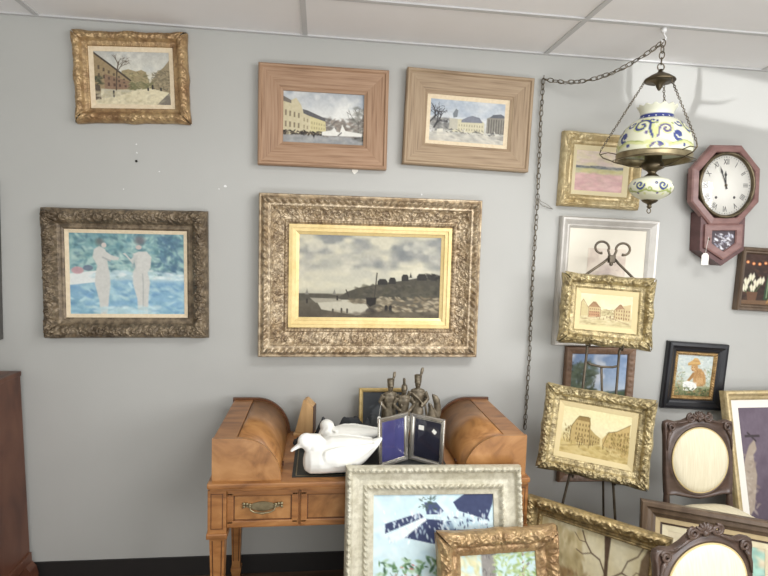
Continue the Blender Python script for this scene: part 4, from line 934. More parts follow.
# tapered wooden case
t = thing('wooden_wedge', 'pale wood wedge tapering upwards, standing at the back of the desk by the left lid', 'box', (1.272, -.105, .7725), R(-12))
mb = MB().prism([(-.062, 0), (.03, 0), (.03, .15), (-.006, .182), (-.02, .178)], -.03, .03).box(-.066, .034, -.034, .034, 0, .012, .003)
mb.build('body', G['boxwood'], t)
MB().prism([(-.05, .018), (.024, .018), (.024, .144), (-.006, .17), (-.015, .167)], -.033, -.029).build('front_panel', G['boxwood'], t)
MB().box(.03, .0325, -.03, .03, .012, .15).build('side_strip', G['deskdark'], t)
t = thing('iron_trinket', 'dark iron scroll trinket on the desk just left of the duck beak', 'ornament', (1.232, -.27, .7745))
MB().tube([(-.012, 0, .008), (-.02, 0, .014), (-.016, 0, .026), (-.004, 0, .03), (.006, 0, .022), (.02, .01, .03), (.034, .02, .044), (.046, .03, .04)], [.006, .007, .008, .009, .01, .013, .012, .007], 10).ell((.01, 0, .008), (.03, .02, .008), 14, 8).build('body', G['blackcloth'], t)

# hinged double frame
dbl = thing('double_photo_frame', 'hinged silver double photo frame with blue and navy panels standing in front of the figurines', 'photo frame', (1.722, -.465, .7745))
def leaf(top, yaw, lean, W, H, mat, stickers):
    Mx = dbl.matrix_world.inverted() if False else Matrix.Translation(-Vector((1.722, -.465, .7745)))
    M = Mx @ pose(top, yaw, lean, 0, W, H, .012)
    fr = moulding(W, H, [(0, 0), (0, .009), (.003, .012), (.012, .011), (.016, .008), (.018, .008), (.020, .005), (.020, .002)], 'frame_leaf', G['silverplate'], dbl, H/2, smooth=False)
    fr.matrix_basis = M
    MB().box(-W/2+.015, W/2-.015, -.004, -.001, .015, H-.015).build('backing_card', mat, fr)
    MB().box(-W/2+.018, W/2-.018, -.0065, -.005, .018, H-.018).build('glass_pane', G['glass'], fr)
    for (x, z, w, h, r) in stickers:
        c, s = math.cos(R(r)), math.sin(R(r)); pl = [(x+(a*c-b*s), z+(a*s+b*c)) for a, b in ((-w/2, -h/2), (w/2, -h/2), (w/2, h/2), (-w/2, h/2))]
        MB().prism(pl, -.0074, -.0066).build('price_sticker', G['paper'], fr)
leaf((1.643, -.49, .988), 33, 3, .165, .212, G['velvet_blue'], [])
leaf((1.795, -.49, .983), -38.8, 3, .165, .207, G['velvet_navy'], [(-.03, .152, .026, .02, 0), (.034, .146, .02, .016, -35)])
MB().tube([(0.0, .052-.01, .004), (0, .042, .19)], .004, 10).build('hinge', G['silverplate'], dbl)

# toy soldiers
def soldier_mesh(kind):
    mb = MB(); H_ = .27
    def T(pts, r): mb.tube(pts, r, 10)
    stance = .018
    for s in (-1, 1):
        T([(s*stance, .0, .02), (s*stance*1.05, .002, .07), (s*.017, -.004, .115), (s*.014, 0, .15)], [.0095, .012, .0115, .015])
        mb.ell((s*stance*1.1, -.01, .019), (.0095, .02, .009), 10, 6)
    # coat skirt, torso
    mb.loft([[(rx*math.cos(a), ry*math.sin(a), z) for a in [2*PI*k/16 for k in range(16)]] for z, rx, ry in ((.118, .034, .024), (.14, .029, .02), (.155, .0245, .018), (.175, .028, .02), (.2, .034, .021), (.212, .03, .018), (.22, .012, .012))])
    mb.ell((0, 0, .215), (.036, .018, .011), 14, 8)
    T([(0, 0, .215), (0, -.002, .235)], [.011, .01])
    mb.ell((0, -.003, .244), (.0145, .0165, .019), 14, 10); mb.ell((0, -.0195, .242), (.003, .005, .005), 8, 6)
    if kind == 0:   # sword hand on hip and a long cloak
        T([(-.036, 0, .21), (-.052, .004, .182), (-.034, -.018, .158)], [.012, .0105, .008]); mb.ell((-.032, -.02, .157), (.009, .009, .009), 8, 6)
        T([(.036, 0, .21), (.05, -.006, .186), (.05, -.032, .17)], [.012, .0105, .008]); mb.ell((.05, -.036, .169), (.009, .009, .009), 8, 6); T([(.05, -.036, .19), (.056, -.036, .02)], [.004, .004])
        mb.loft([[(x, y+.02+.004*math.sin(x*300), z) for x, y in [(rx*math.cos(a), .012*math.sin(a)) for a in [2*PI*k/14 for k in range(14)]]] for z, rx in ((.04, .042), (.1, .04), (.17, .036), (.212, .034), (.218, .01))])
    elif kind == 1:  # both hands to a drum at the waist
        for s in (-1, 1):
            T([(s*.036, 0, .21), (s*.054, -.004, .18), (s*.03, -.036, .164)], [.012, .0105, .008]); mb.ell((s*.028, -.038, .163), (.009, .009, .009), 8, 6)
            T([(s*.028, -.038, .165), (s*.006, -.058, .156)], [.0032, .0032])
        mb.lathe([(.0, .105), (.026, .105), (.028, .11), (.026, .114), (.026, .146), (.028, .15), (.026, .154), (0, .154)], 18, (0, -.05, 0))
    else:            # musket held across the body
        T([(-.036, 0, .21), (-.05, -.002, .182), (-.022, -.03, .17)], [.012, .0105, .008]); mb.ell((-.018, -.032, .171), (.009, .009, .009), 8, 6)
        T([(.036, 0, .21), (.05, -.002, .182), (.022, -.03, .158)], [.012, .0105, .008]); mb.ell((.02, -.032, .158), (.009, .009, .009), 8, 6)
        T([(-.03, -.026, .212), (0, -.03, .19), (.028, -.022, .162)], [.005, .005, .005]); T([(.036, -.012, .165), (.046, -.004, .12), (.05, .004, .06)], [.005, .006, .004])
        mb.box(.012, .04, .016, .034, .16, .205, .004)
    mb.lathe([(0.0, 0), (.042, 0), (.042, .008), (.038, .012), (0, .012)], 24)
    if kind == 1:
        mb.loft([[(rx*math.cos(a), -.002+ry*math.sin(a), z) for a in [2*PI*k/14 for k in range(14)]] for z, rx, ry in ((.25, .018, .021), (.258, .0175, .02), (.27, .014, .017), (.28, .006, .01))])
        mb.loft([[(w*math.cos(a), y+.012*math.sin(a), z) for a in [2*PI*k/12 for k in range(12)]] for y, z, w in ((-.012, .274, .003), (-.008, .29, .005), (.004, .3, .006), (.018, .298, .006), (.026, .284, .005), (.03, .262, .003))])
    else:
        mb.loft([[(rx*math.cos(a), -.002+rx*1.1*math.sin(a), z) for a in [2*PI*k/14 for k in range(14)]] for z, rx in ((.25, .018), (.255, .017), (.275, .0185), (.282, .0195), (.284, .01))])
        mb.ell((0, -.02, .253), (.014, .009, .003), 12, 6)
        T([(.012, -.004, .278), (.016, -.004, .295), (.02, 0, .308), (.024, .002, .314)], [.004, .008, .008, .003])
    return fused(mb, .0026, 1)
SG = 'bronzed soldier figurines on the desk'
for kind, x, y, sc, rz, lb in ((0, 1.662, -.225, 1.07, 8, 'bronzed soldier figurine in a long cloak, leftmost of the three on the desk'), (1, 1.727, -.24, 1.02, 0, 'bronzed drummer figurine with crested helmet, the middle and lowest of three'), (2, 1.797, -.215, 1.13, -6, 'tallest bronzed soldier figurine, plumed hat and musket, nearest the right desk lid')):
    t = thing('soldier_figurine', lb, 'figurine', (x, y, .7745), R(rz), SG); t.scale = (sc*.88, sc*.9, sc*1.02)
    link('body', soldier_mesh(kind), G['pewter'], t)
t = thing('bird_figurine', 'small dark bronze figurine with an upswept wing, right of the tallest soldier', 'figurine', (1.878, -.22, .7745), R(0))
mb = MB().lathe([(0, 0), (.034, 0), (.034, .01), (.026, .016), (.014, .03), (.012, .07), (.02, .08), (0, .082)], 20)
mb.loft([[(x+rx*math.cos(a), .014*math.sin(a), z) for a in [2*PI*k/14 for k in range(14)]] for x, z, rx in ((-.004, .07, .012), (-.006, .09, .024), (-.006, .12, .026), (-.008, .145, .018), (-.014, .165, .012), (-.018, .178, .011), (-.022, .188, .005))])
mb.loft([[(x+rx*math.cos(a), .006+.01*math.sin(a), z) for a in [2*PI*k/14 for k in range(14)]] for x, z, rx in ((.012, .09, .008), (.02, .12, .018), (.022, .15, .018), (.018, .18, .017), (.012, .205, .018), (.004, .222, .014), (-.006, .23, .004))])
link('body', fused(mb, .003, 1), G['pewter'], t)
t = thing('price_tag', 'tiny white price tag hanging from the cloaked soldier at left', 'tag', (1.607, -.262, .878))
MB().prism([(-.008, 0), (.008, 0), (.008, .028), (.003, .034), (-.003, .034), (-.008, .028)], -.0008, .0008).build('card', G['paper'], t)
MB().tube([(0, 0, .032), (.004, .004, .07), (.014, .016, .1)], .0009, 5).build('string', G['paper'], t)

# ------------------------------------------------------------------ easel
EO = Vector((2.7, -.25, 1.264)); EX = Vector((math.cos(R(-18)), math.sin(R(-18)), 0)); EN = Vector((math.sin(R(-18)), -math.cos(R(-18)), 0)); EZ = Vector((0, 0, 1))
EY = EZ*math.cos(R(10))-EN*math.sin(R(10)); EN2 = EN*math.cos(R(10))+EZ*math.sin(R(10))
er = R(-3.6); EX2 = EX*math.cos(er)+EY*math.sin(er); EY2 = EY*math.cos(er)-EX*math.sin(er)
EB = Vector((2.66, -.36, 0))
def ep(a, b, off=0.): return EO+EX*.014+EX2*a+EY2*(b+(.009 if b > .39 else 0))+EN2*off-EB
def to_floor(p, q):   # carry the line p->q down to the floor
    k = (p.z-.006)/(p.z-q.z); return p+(q-p)*k
easel = thing('display_easel', 'wrought iron display easel with scrolled top, holding two gold framed town views', 'easel', EB)
for s in (-1, 1):
    pts = [ep(s*.012, .425)]
    for b, a in ((.40, .035), (.365, .085), (.335, .118), (.29, .135), (.22, .13), (.12, .1), (-.03, .075), (-.25, .078), (-.45, .085), (-.65, .1)): pts.append(ep(s*a, b))
    q = ep(s*.135, -.9); pts.append(q); e = to_floor(ep(s*.1, -.65), q); pts.append(e)
    MB().tube(pts, [.0065]*len(pts), 10).build('front_leg', G['iron'], easel)
    # the scroll above the collar
    sc = []
    for k in range(34):
        u = k/33
        if u < .25: w = u/.25; sc.append(ep(s*(.008+.012*w), .43+.035*w))
        else:
            w = (u-.25)/.75; th = PI*1.05-w*PI*1.62; r_ = .036-.010*w; sc.append(ep(s*(.052+r_*math.cos(th)), .472+r_*math.sin(th)))
    MB().tube(sc, [.006]*28+[.0058, .0056, .0054, .006, .0075, .0075], 10).build('scroll', G['iron'], easel)
MB().box(-.016, .016, -.012, .012, -.02, .02, .005, Matrix.Translation(ep(0, .42))).ell(ep(0, .395), (.01, .01, .01), 10, 8).build('collar', G['iron'], easel)
bars = [(-.075, -.095), (-.05, -.105), (0, -.11), (.05, -.105), (.078, -.095)]
MB().tube([ep(a, b) for a, b in bars], .006, 8).build('cross_bar', G['iron'], easel)
MB().tube([ep(-.095, -.57), ep(0, -.575), ep(.095, -.57)], .006, 8).build('cross_bar', G['iron'], easel)
for s in (-1, 1):
    for b, nm in ((-.002, 'upper'), (-.632, 'lower')):
        a = .075 if b > -.3 else .095
        MB().tube([ep(s*a, b+.012), ep(s*a, b-.012, .02), ep(s*a, b-.016, .06), ep(s*a, b+.008, .074)], .0045, 8).build('picture_hook', G['iron'], easel)
p0 = ep(.0, -.11, -.004); foot = Vector((2.90, -.07, .006))-EB
MB().tube([p0, p0+(foot-p0)*.3+Vector((0, -.004, 0)), p0+(foot-p0)*.7, foot], .006, 8).build('rear_leg', G['iron'], easel)

# ------------------------------------------------------------------ chairs
OUT = [(-.196, -.2), (-.2, -.08), (-.199, .05), (-.2, .14), (-.204, .178), (-.198, .206), (-.17, .216), (-.13, .206), (-.09, .212), (-.06, .226), (-.035, .234), (0, .238)]
OUT = [(x*.91, z*.88) for x, z in OUT]
OUT = OUT+[(-x, z) for x, z in OUT[-2::-1]]+[(x*.91, z*.88) for x, z in ((.14, -.2), (.07, -.214), (0, -.224), (-.07, -.214), (-.14, -.2))]
def outline_r(n, drop=0.):
    """resample the carved outline by angle"""
    pl = [(x, z-drop*min(1, max(0, (abs(x)-.03)/.09)) if z > .1 else z) for x, z in OUT]; out = []
    for k in range(n):
        th = 2*PI*k/n; d = (math.cos(th), math.sin(th)); best = 0
        for (x0, z0), (x1, z1) in zip(pl, pl[1:]+pl[:1]):
            ex, ez = x1-x0, z1-z0; den = d[0]*ez-d[1]*ex
            if abs(den) < 1e-9: continue
            t_ = (x0*ez-z0*ex)/den; u = (x0*d[1]-z0*d[0])/den
            if t_ > 0 and -1e-6 <= u <= 1+1e-6: best = max(best, t_)
        out.append((best*d[0], best*d[1]))
    return out
def chair(loc, rz, label, drop=0.):
    t = thing('side_chair', label, 'chair', loc, rz, 'carved chairs with oval cream backs')
    tilt = Matrix.Rotation(R(-7), 4, 'X'); BZ = .712
    TM = Matrix.Translation((0, .0, BZ)) @ tilt
    n = 120; o = outline_r(n, drop); rx, rz_ = .15, .16
    lay = []
    for (sc, ofs, y) in ((1, 0, .012), (1, 0, -.010), (.965, 0, -.017), (.93, 0, -.012)):
        lay.append([TM @ Vector((x*sc, y, z*sc)) for x, z in o])
    for (g, y) in ((.016, -.012), (.010, -.019), (.002, -.018), (0, -.008), (0, .012)):
        lay.append([TM @ Vector(((rx+g)*math.cos(2*PI*k/n), y, (rz_+g)*math.sin(2*PI*k/n)-.005)) for k in range(n)])
    lay.append(lay[0])
    mb = MB(); mb.loft(lay, True, False); mb.build('back_frame', G['chairwood'], t)
    # crest shell and shoulder scrolls
    c = MB()
    for k in range(-3, 4):
        a = k*.42; L = .03-.003*abs(k)
        c.ell(TM @ Vector((math.sin(a)*.022, -.012, .193+math.cos(a)*.024)), (.0075, .009, .019), 10, 8, (Matrix.Rotation(R(-7), 3, 'X') @ Matrix.Rotation(a, 3, 'Y')))
    c.ell(TM @ Vector((0, -.016, .193)), (.012, .01, .014), 12, 8)
    for s in (-1, 1):
        pts = []
        for k in range(22):
            u = k/21; r_ = .023*(1-.72*u); th = PI*.5+u*3.3*PI; pts.append(TM @ Vector((s*(.045+r_*math.cos(th)*-1), -.016, .2+r_*math.sin(th))))
        c.tube(pts, [.0065]*16+[.006]*6, 8)
        c.tube([TM @ Vector((s*x, -.014, z)) for x, z in ((.048, .19-drop*.2), (.07, .185-drop*.45), (.095, .178-drop*.72), (.12, .176-drop))], [.004, .006, .005, .003], 8)
    c.build('crest', G['chairwood'], t)
    for s in (-1, 1):
        q = MB(); pts = []
        for k in range(20):
            u = k/19; r_ = .024*(1-.7*u); th = PI*.1+u*2.9*PI; pts.append(TM @ Vector((s*(.15+r_*math.cos(th)*.8), -.017, .158-drop+r_*math.sin(th))))
        q.tube(pts, [.006]*20, 8); q.tube([TM @ Vector((s*x, -.017, z-drop)) for x, z in ((.152, .138), (.163, .118), (.171, .088), (.173, .044))], [.009, .008, .006, .003], 8)
        q.build('corner_carving', G['chairwood'], t)
    # padded oval
    d = MB(); prof = [(1, -.008), (.99, -.018), (.94, -.026), (.8, -.032), (.5, -.037), (.2, -.039), (.01, -.039)]
    d.loft([[TM @ Vector((rx*f*math.cos(2*PI*k/48), y, rz_*f*math.sin(2*PI*k/48)-.005)) for k in range(48)] for f, y in prof])
    d.build('back_pad', G['fabric'], t)
    MB().tube([TM @ Vector(((rx-.002)*math.cos(2*PI*k/64), -.019, (rz_-.002)*math.sin(2*PI*k/64)-.005)) for k in range(64)], .0035, 6, True).build('piping', G['piping'], t)
    for s in (-1, 1):
        a = TM @ Vector((s*.167, 0, -.16)); 
        MB().tube([TM @ Vector((s*.167, .0, .15)), TM @ Vector((s*.167, .0, 0)), a, (s*.17, -.03, .46), (s*.172, -.02, .3), (s*.176, .02, .14), (s*.18, .07, 0)], [.01, .012, .014, .018, .018, .017, .014], 10).build('rear_leg', G['chairwood'], t)
        MB().tube([(s*.185, -.375, .44), (s*.2, -.392, .38), (s*.19, -.385, .26), (s*.178, -.37, .12), (s*.18, -.378, .04), (s*.186, -.392, .012), (s*.188, -.4, 0.002)], [.026, .03, .022, .015, .013, .02, .018], 12).build('front_leg', G['chairwood'], t)
    # seat rail and cushion, wider at the front
    def seat(zs):
        L = []
        for z, g in zs:
            r_ = []
            for k in range(48):
                a = 2*PI*k/48; cx, cy = math.cos(a), math.sin(a); e = .55
                X = math.copysign(abs(cx)**e, cx); Y = math.copysign(abs(cy)**e, cy)
                w = .195-.022*(Y+1)/2; r_.append((X*(w+g), -.215+Y*(.185+g), z))
            L.append(r_)
        return L
    MB().loft(seat(((.395, 0), (.4, .006), (.44, .006), (.445, 0)))).build('seat_rail', G['chairwood'], t)
    MB().loft(seat(((.445, -.002), (.46, .004), (.484, .0), (.506, -.03), (.52, -.08), (.527, -.14), (.5275, -.155)))).build('seat', G['fabric'], t)
    return t
chair((3.2, -.335, 0), R(0), 'carved walnut chair with oval cream back, against the wall below the black-framed picture')
c2 = chair((2.645, -1.12, 0), R(9), 'nearest carved walnut chair, only its oval cream back top showing at the bottom edge', .034); c2.scale = (1.12, .95, .85)

# ------------------------------------------------------------------ chest at the left
t = thing('chest', 'tall reddish mahogany chest showing its side at the left edge', 'chest', (-.53, -.33, 0))
MB().loft([[(-q, -.28, z), (q, -.28, z), (q, .3, z), (-q, .3, z)] for z, q in ((.12, .462), (1.05, .434))], False).build('carcass', G['chest'], t)
MB().box(-.44, .441, -.295, .3, 1.046, 1.07, .006).build('chest_top', G['chest'], t)
MB().box(-.472, .472, -.295, .3, .12, .17, .008).build('base_moulding', G['chest'], t)
for sx in (-1, 1):
    for sy in (-1, 1):
        x = .46*sx; y = -.27 if sy < 0 else .27
        MB().loft([[(x-sx*.05, y-.03, z), (x+sx*g, y-.03, z), (x+sx*g, y+.03, z), (x-sx*.05, y+.03, z)] for z, g in ((.125, .012), (.1, .03), (.06, .04), (.025, .038), (0, .042))], False).build('foot', G['chest'], t)
for i in range(4): 
    d = MB().box(-.4, .4, -.292, -.276, .17+i*.22, .375+i*.22, .004).build('drawer', G['chest'], t)
    for s in (-.25, .25): MB().ell((s, -.3, .27+i*.22), (.014, .012, .014), 12, 8).build('knob', G['brass'], d)

# ------------------------------------------------------------------ lamp
LX, LY = 2.813, -.418
t = tag(MB().tube([(0, 0, 0), (0, 0, -.018)], .012, 12).tube([(0, 0, -.016), (.004, 0, -.03), (.012, 0, -.04), (.008, 0, -.056), (-.004, 0, -.058), (-.01, 0, -.05)], .004, 8).build('ceiling_hook', G['white']), 'white plastic hook clipped to the ceiling grid above the lamp', 'hook'); t.location = (LX, LY, H_CEIL-.001)
lamp = thing('hanging_lamp', 'white glass hanging lamp painted with blue and green scrolls, on brass chains', 'lamp', (LX-.014, LY, 1.90))
lamp.rotation_euler = (0, R(1.05), 0)
Z0 = 1.90
SD = -.018
def link_pts(c, d, u, L, w, n=14):
    """an oval chain link centred c, long axis d, wide axis u"""
    out = []
    for k in range(n):
        a = 2*PI*k/n; out.append(c+d*(L/2*math.cos(a))+u*(w/2*math.sin(a)))
    return out
def chain_mesh(pts, L, w, wire, n=12, nt=5, pitch=.78):
    pts = [Vector(p) for p in pts]; seg = [(b-a).length for a, b in zip(pts[:-1], pts[1:])]; tot = sum(seg)
    def at(s):
        for (a, b), l in zip(zip(pts[:-1], pts[1:]), seg):
            if s <= l+1e-9: return a+(b-a)*(s/l), (b-a).normalized()
            s -= l
        return pts[-1], (pts[-1]-pts[-2]).normalized()
    m = max(1, round(tot/(L*pitch))); mb = MB()
    for i in range(m):
        c, d = at((i+.5)*tot/m); a = Vector((0, 1, 0)) if abs(d.y) < .9 else Vector((1, 0, 0))
        u = d.cross(a).normalized(); v = d.cross(u)
        th = PI/4+(PI/2)*(i % 2)+.35*math.sin(i*1.7); mb.tube(link_pts(c, d, u*math.cos(th)+v*math.sin(th), L, w, n), wire, nt, True)
    return mb
O = Vector((0, 0, -Z0))
chain_mesh([Vector((0, 0, 2.668))+O, Vector((0, 0, 2.565))+O], .034, .021, .0025, 14, 6).build('top_chain', G['chain'], lamp)
MB().tube([(.0+.016*math.cos(2*PI*k/20), 0, 2.552-Z0+.016*math.sin(2*PI*k/20)) for k in range(20)], .0028, 6, True).build('ring', G['chain'], lamp)
MB().lathe([(.001, 2.542), (.008, 2.542), (.01, 2.532), (.022, 2.524), (.042, 2.514), (.064, 2.498), (.067, 2.492), (.063, 2.488), (.042, 2.49), (.026, 2.484), (.016, 2.474), (.012, 2.462), (.006, 2.452), (.001, 2.448)], 36, (0, 0, -Z0)).build('canopy', G['bronze'], lamp)
def p_glaze(kind, seed):
    P = Paint(420, 120, 3.6, seed).grad([(0, (216, 216, 194)), (1, (210, 211, 184))]); P.sat = .95; P.lift = 0
    bl, gr, gr2, pu = (54, 64, 122), (150, 162, 96), (196, 200, 134), (88, 78, 128)
    def curl(x, y, r, d, c, w, turns=1.2, sgn=1, tail=0):
        pl = [(x+r*(1-.82*k/30)*math.cos(d+sgn*k/30*turns*2*PI), y+r*(1-.82*k/30)*math.sin(d+sgn*k/30*turns*2*PI)*P.ar) for k in range(31)]
        if tail: pl = [(pl[0][0]+tail*1.6, pl[0][1]+.30), (pl[0][0]+tail*.7, pl[0][1]+.22), (pl[0][0]+tail*.1, pl[0][1]+.08)]+pl
        P.line(pl, w, c, .92)
    if kind == 'shade':
        P.poly([(-.1, .17), (1.1, .17), (1.1, .3), (-.1, .3)], bl)
        for i in range(16): P.ell((i+.5)/16, .235, .007, .03, (216, 218, 224), .95)
        for i in range(-1, 5):
            x = (i+.38)/4
            curl(x, .56, .052, PI*.1, gr2, .014, 1.1, -1, .03); curl(x, .56, .046, PI*.1, bl, .0058, 1.3, -1, .035); curl(x+.115, .64, .036, PI, gr2, .010, 1.1, 1, -.02); curl(x+.115, .64, .030, PI, pu, .005, 1.2, 1, -.02)
            curl(x-.08, .74, .026, PI*.4, bl, .0075, 1., 1); curl(x+.05, .44, .024, 0, bl, .0045, 1, 1); curl(x+.19, .5, .024, PI, bl, .005, 1, -1); P.line([(x-.12, .92), (x-.05, .84), (x+.02, .88), (x+.09, .82), (x+.13, .88)], .008, gr2, .8); P.line([(x-.12, .9), (x-.05, .82), (x+.02, .86)], .0025, gr, .9)
            for dx, dy, c in ((.03, .7, pu), (.165, .72, bl), (-.05, .9, bl), (-.1, .52, gr), (.09, .92, pu), (.07, .5, gr), (-.02, .4, pu)): P.ell(x+dx, dy, .010, .036, c, .85, .3)
    else:
        for i in range(6):
            x = (i+.5)/6
            curl(x, .45, .036, 0, gr2, .012, 1.1, 1); curl(x, .45, .034, 0, bl, .007, 1.2, 1); P.line([(x-.08, .6), (x-.03, .66), (x+.04, .58), (x+.08, .62)], .007, gr, .9); curl(x+.07, .55, .022, PI, gr, .006, 1, -1); P.ell(x-.05, .4, .014, .05, bl, .9); P.ell(x-.05, .4, .005, .02, (206, 190, 110)); P.ell(x+.03, .7, .014, .05, gr2, .8); P.ell(x-.03, .68, .012, .04, pu, .8)
    return P
def glazed(name, prof, P, n=160):
    """a lathe whose painted pattern runs round it: colours looked up from P"""
    L = [0]
    for a, b in zip(prof[:-1], prof[1:]): L.append(L[-1]+math.hypot(a[0]-b[0], a[1]-b[1]))
    m = 70; S = np.linspace(0, L[-1], m); rr = np.interp(S, L, [q[0] for q in prof]); zz = np.interp(S, L, [q[1] for q in prof])
    a = 2*PI*np.arange(n)/n
    V = np.stack([rr[:, None]*np.cos(a), rr[:, None]*np.sin(a), np.repeat((zz-Z0)[:, None], n, 1)], -1)
    if name == 'shade':   # crimped top rim
        k = np.clip(1-np.arange(m)/7., 0, 1)[:, None]; f = 1+.03*k*np.cos(14*a)[None, :]; V[..., 0] *= f; V[..., 1] *= f; V[..., 2] += .004*k*np.cos(14*a)[None, :]
    idx = np.arange(m*n).reshape(m, n)
    F = np.stack([idx[:-1], np.roll(idx[:-1], -1, 1), np.roll(idx[1:], -1, 1), idx[1:]], -1).reshape(-1, 4)
    me = bpy.data.meshes.new(name); me.from_pydata(V.reshape(-1, 3).tolist(), [], F.tolist()); me.polygons.foreach_set('use_smooth', [True]*len(F))
    col = P.lin(); h, w = col.shape[:2]; jj = (np.linspace(0, h-1, m)).astype(int); ii = (np.linspace(0, w-1, n)).astype(int)
    c = np.ones((m*n, 4)); c[:, :3] = col[np.ix_(jj, ii)].reshape(-1, 3)
    ca = me.color_attributes.new('Col', 'FLOAT_COLOR', 'POINT'); ca.data.foreach_set('color', c.ravel().astype(np.float32)); me.update()
    return link(name, me, G['glaze'], lamp)
def smoothprof(pts, n=6):
    out = []; P_ = [Vector((*p, 0)) for p in pts]
    for i in range(len(P_)-1):
        p0 = P_[max(0, i-1)]; p1 = P_[i]; p2 = P_[i+1]; p3 = P_[min(len(P_)-1, i+2)]
        for k in range(n):
            t_ = k/n; q = .5*((2*p1)+(p2-p0)*t_+(2*p0-5*p1+4*p2-p3)*t_*t_+(3*p1-p0-3*p2+p3)*t_**3); out.append((q.x, q.y))
    out.append(pts[-1]); return out
shade = glazed('shade', smoothprof([(r_, z_+SD) for r_, z_ in ((.08, 2.395), (.071, 2.381), (.0655, 2.368), (.066, 2.35), (.073, 2.337), (.104, 2.316), (.133, 2.283), (.148, 2.247), (.153, 2.21), (.152, 2.18))]), p_glaze('shade', 71))
so = shade.modifiers.new('thickness', 'SOLIDIFY'); so.thickness = .004; so.offset = -1
MB().lathe([(.149, 2.186), (.157, 2.186), (.159, 2.178), (.157, 2.164), (.16, 2.16), (.158, 2.155), (.15, 2.155), (.149, 2.186)], 72, (0, 0, -Z0+SD)).build('shade_band', G['brass'], lamp)
# burner, oil font and finial
MB().lathe([(.001, 2.19), (.03, 2.19), (.033, 2.17), (.036, 2.165), (.036, 2.135), (.045, 2.128), (.045, 2.108), (.038, 2.1), (.022, 2.092), (.016, 2.082), (.03, 2.07), (.04, 2.062)], 32, (0, 0, -Z0)).build('burner', G['bronze'], lamp)
glazed('oil_font', smoothprof([(.036, 2.066), (.05, 2.062), (.078, 2.05), (.092, 2.03), (.095, 2.016), (.088, 1.998), (.07, 1.98), (.045, 1.966), (.03, 1.96)]), p_glaze('font', 72))
MB().lathe([(.034, 1.966), (.035, 1.958), (.026, 1.95), (.012, 1.944), (.008, 1.936), (.012, 1.93), (.006, 1.924), (.001, 1.922)], 28, (0, 0, -Z0)).tube([(.009*math.cos(2*PI*k/16), 0, 1.913-Z0+.011*math.sin(2*PI*k/16)) for k in range(16)], .0022, 6, True).build('finial', G['bronze'], lamp)
# harness: ring under the band, three arms and three chains
for k in range(3):
    a = R(161.4)+k*2*PI/3; e = Vector((math.cos(a), math.sin(a), 0))
    arm = [e*.226+Vector((0, 0, 2.182)), e*.231+Vector((0, 0, 2.165)), e*.215+Vector((0, 0, 2.148)), e*.16+Vector((0, 0, 2.128)), e*.1+Vector((0, 0, 2.112)), e*.06+Vector((0, 0, 2.108)), e*.036+Vector((0, 0, 2.118))]
    MB().tube([p+O for p in arm], .0028, 6).tube([e*.231+O+Vector((0, 0, 2.162)), e*.195+O+Vector((0, 0, 2.172)), e*.157+O+Vector((0, 0, 2.165))], .0024, 6).build('harness_arm', G['bronze'], lamp)
    chain_mesh([e*.063+O+Vector((0, 0, 2.488)), e*.226+O+Vector((0, 0, 2.184))], .014, .0095, .0017, 8, 4).build('suspension_chain', G['chain'], lamp)
MB().tube([(.172*math.cos(2*PI*k/48), .172*math.sin(2*PI*k/48), 2.138-Z0+.004*math.cos(6*PI*k/48)) for k in range(48)], .0022, 5, True).build('harness_ring', G['bronze'], lamp)
# swag chain to the wall and down behind the desk
NX, NZ = 2.427, 2.593
t = tag(MB().tube([(0, 0, 0), (0, -.02, 0), (0, -.03, .006), (0, -.03, .016)], .0022, 8).build('wall_hook', G['chain']), 'small metal hook in the wall where the lamp chain turns down', 'hook'); t.location = (NX, -.0005, NZ)
swag = thing('swag_chain', 'long link chain looping from the lamp hook to the wall, then hanging down', 'chain', (NX, -.026, .75))
OB = Vector((NX, -.026, .75))
A = Vector((LX-.004, LY, 2.66)); B_ = Vector((NX, -.026, NZ))
sw = [A+(B_-A)*(i/24)-Vector((0, 0, .075*4*(i/24)*(1-i/24)))-OB for i in range(25)]
chain_mesh(sw, .036, .02, .0023).build('swag_links', G['chain'], swag)
dn = [Vector((NX-.002*math.sin(i*.7), -.024, NZ+(.76-NZ)*i/20))-OB for i in range(21)]
chain_mesh(dn, .034, .018, .0021).build('hanging_links', G['chain'], swag)
rg = random.Random(4)
cd = [p+Vector((0, 0, -.006+.004*math.sin(i*1.9))) for i, p in enumerate(sw)]
MB().tube(cd+[q+Vector((.006*math.sin(i*2.1), .004, 0)) for i, q in enumerate(dn)], .0017, 5).build('lamp_cord', G['chain'], swag)
t = tag(MB().tube([(0, 0, 0), (.004, .006, -.02), (.02, .012, -.034), (.045, .014, -.04), (.078, .012, -.05)], .0013, 5).tube([(0, 0, 0), (.01, .008, -.012), (.03, .012, -.018), (.05, .014, -.028), (.079, .012, -.05)], .0011, 5).build('thin_wire', G['chain']), 'thin looped wire from the hanging chain to the meadow picture edge', 'wire'); t.location = (2.438, -.03, 1.985)

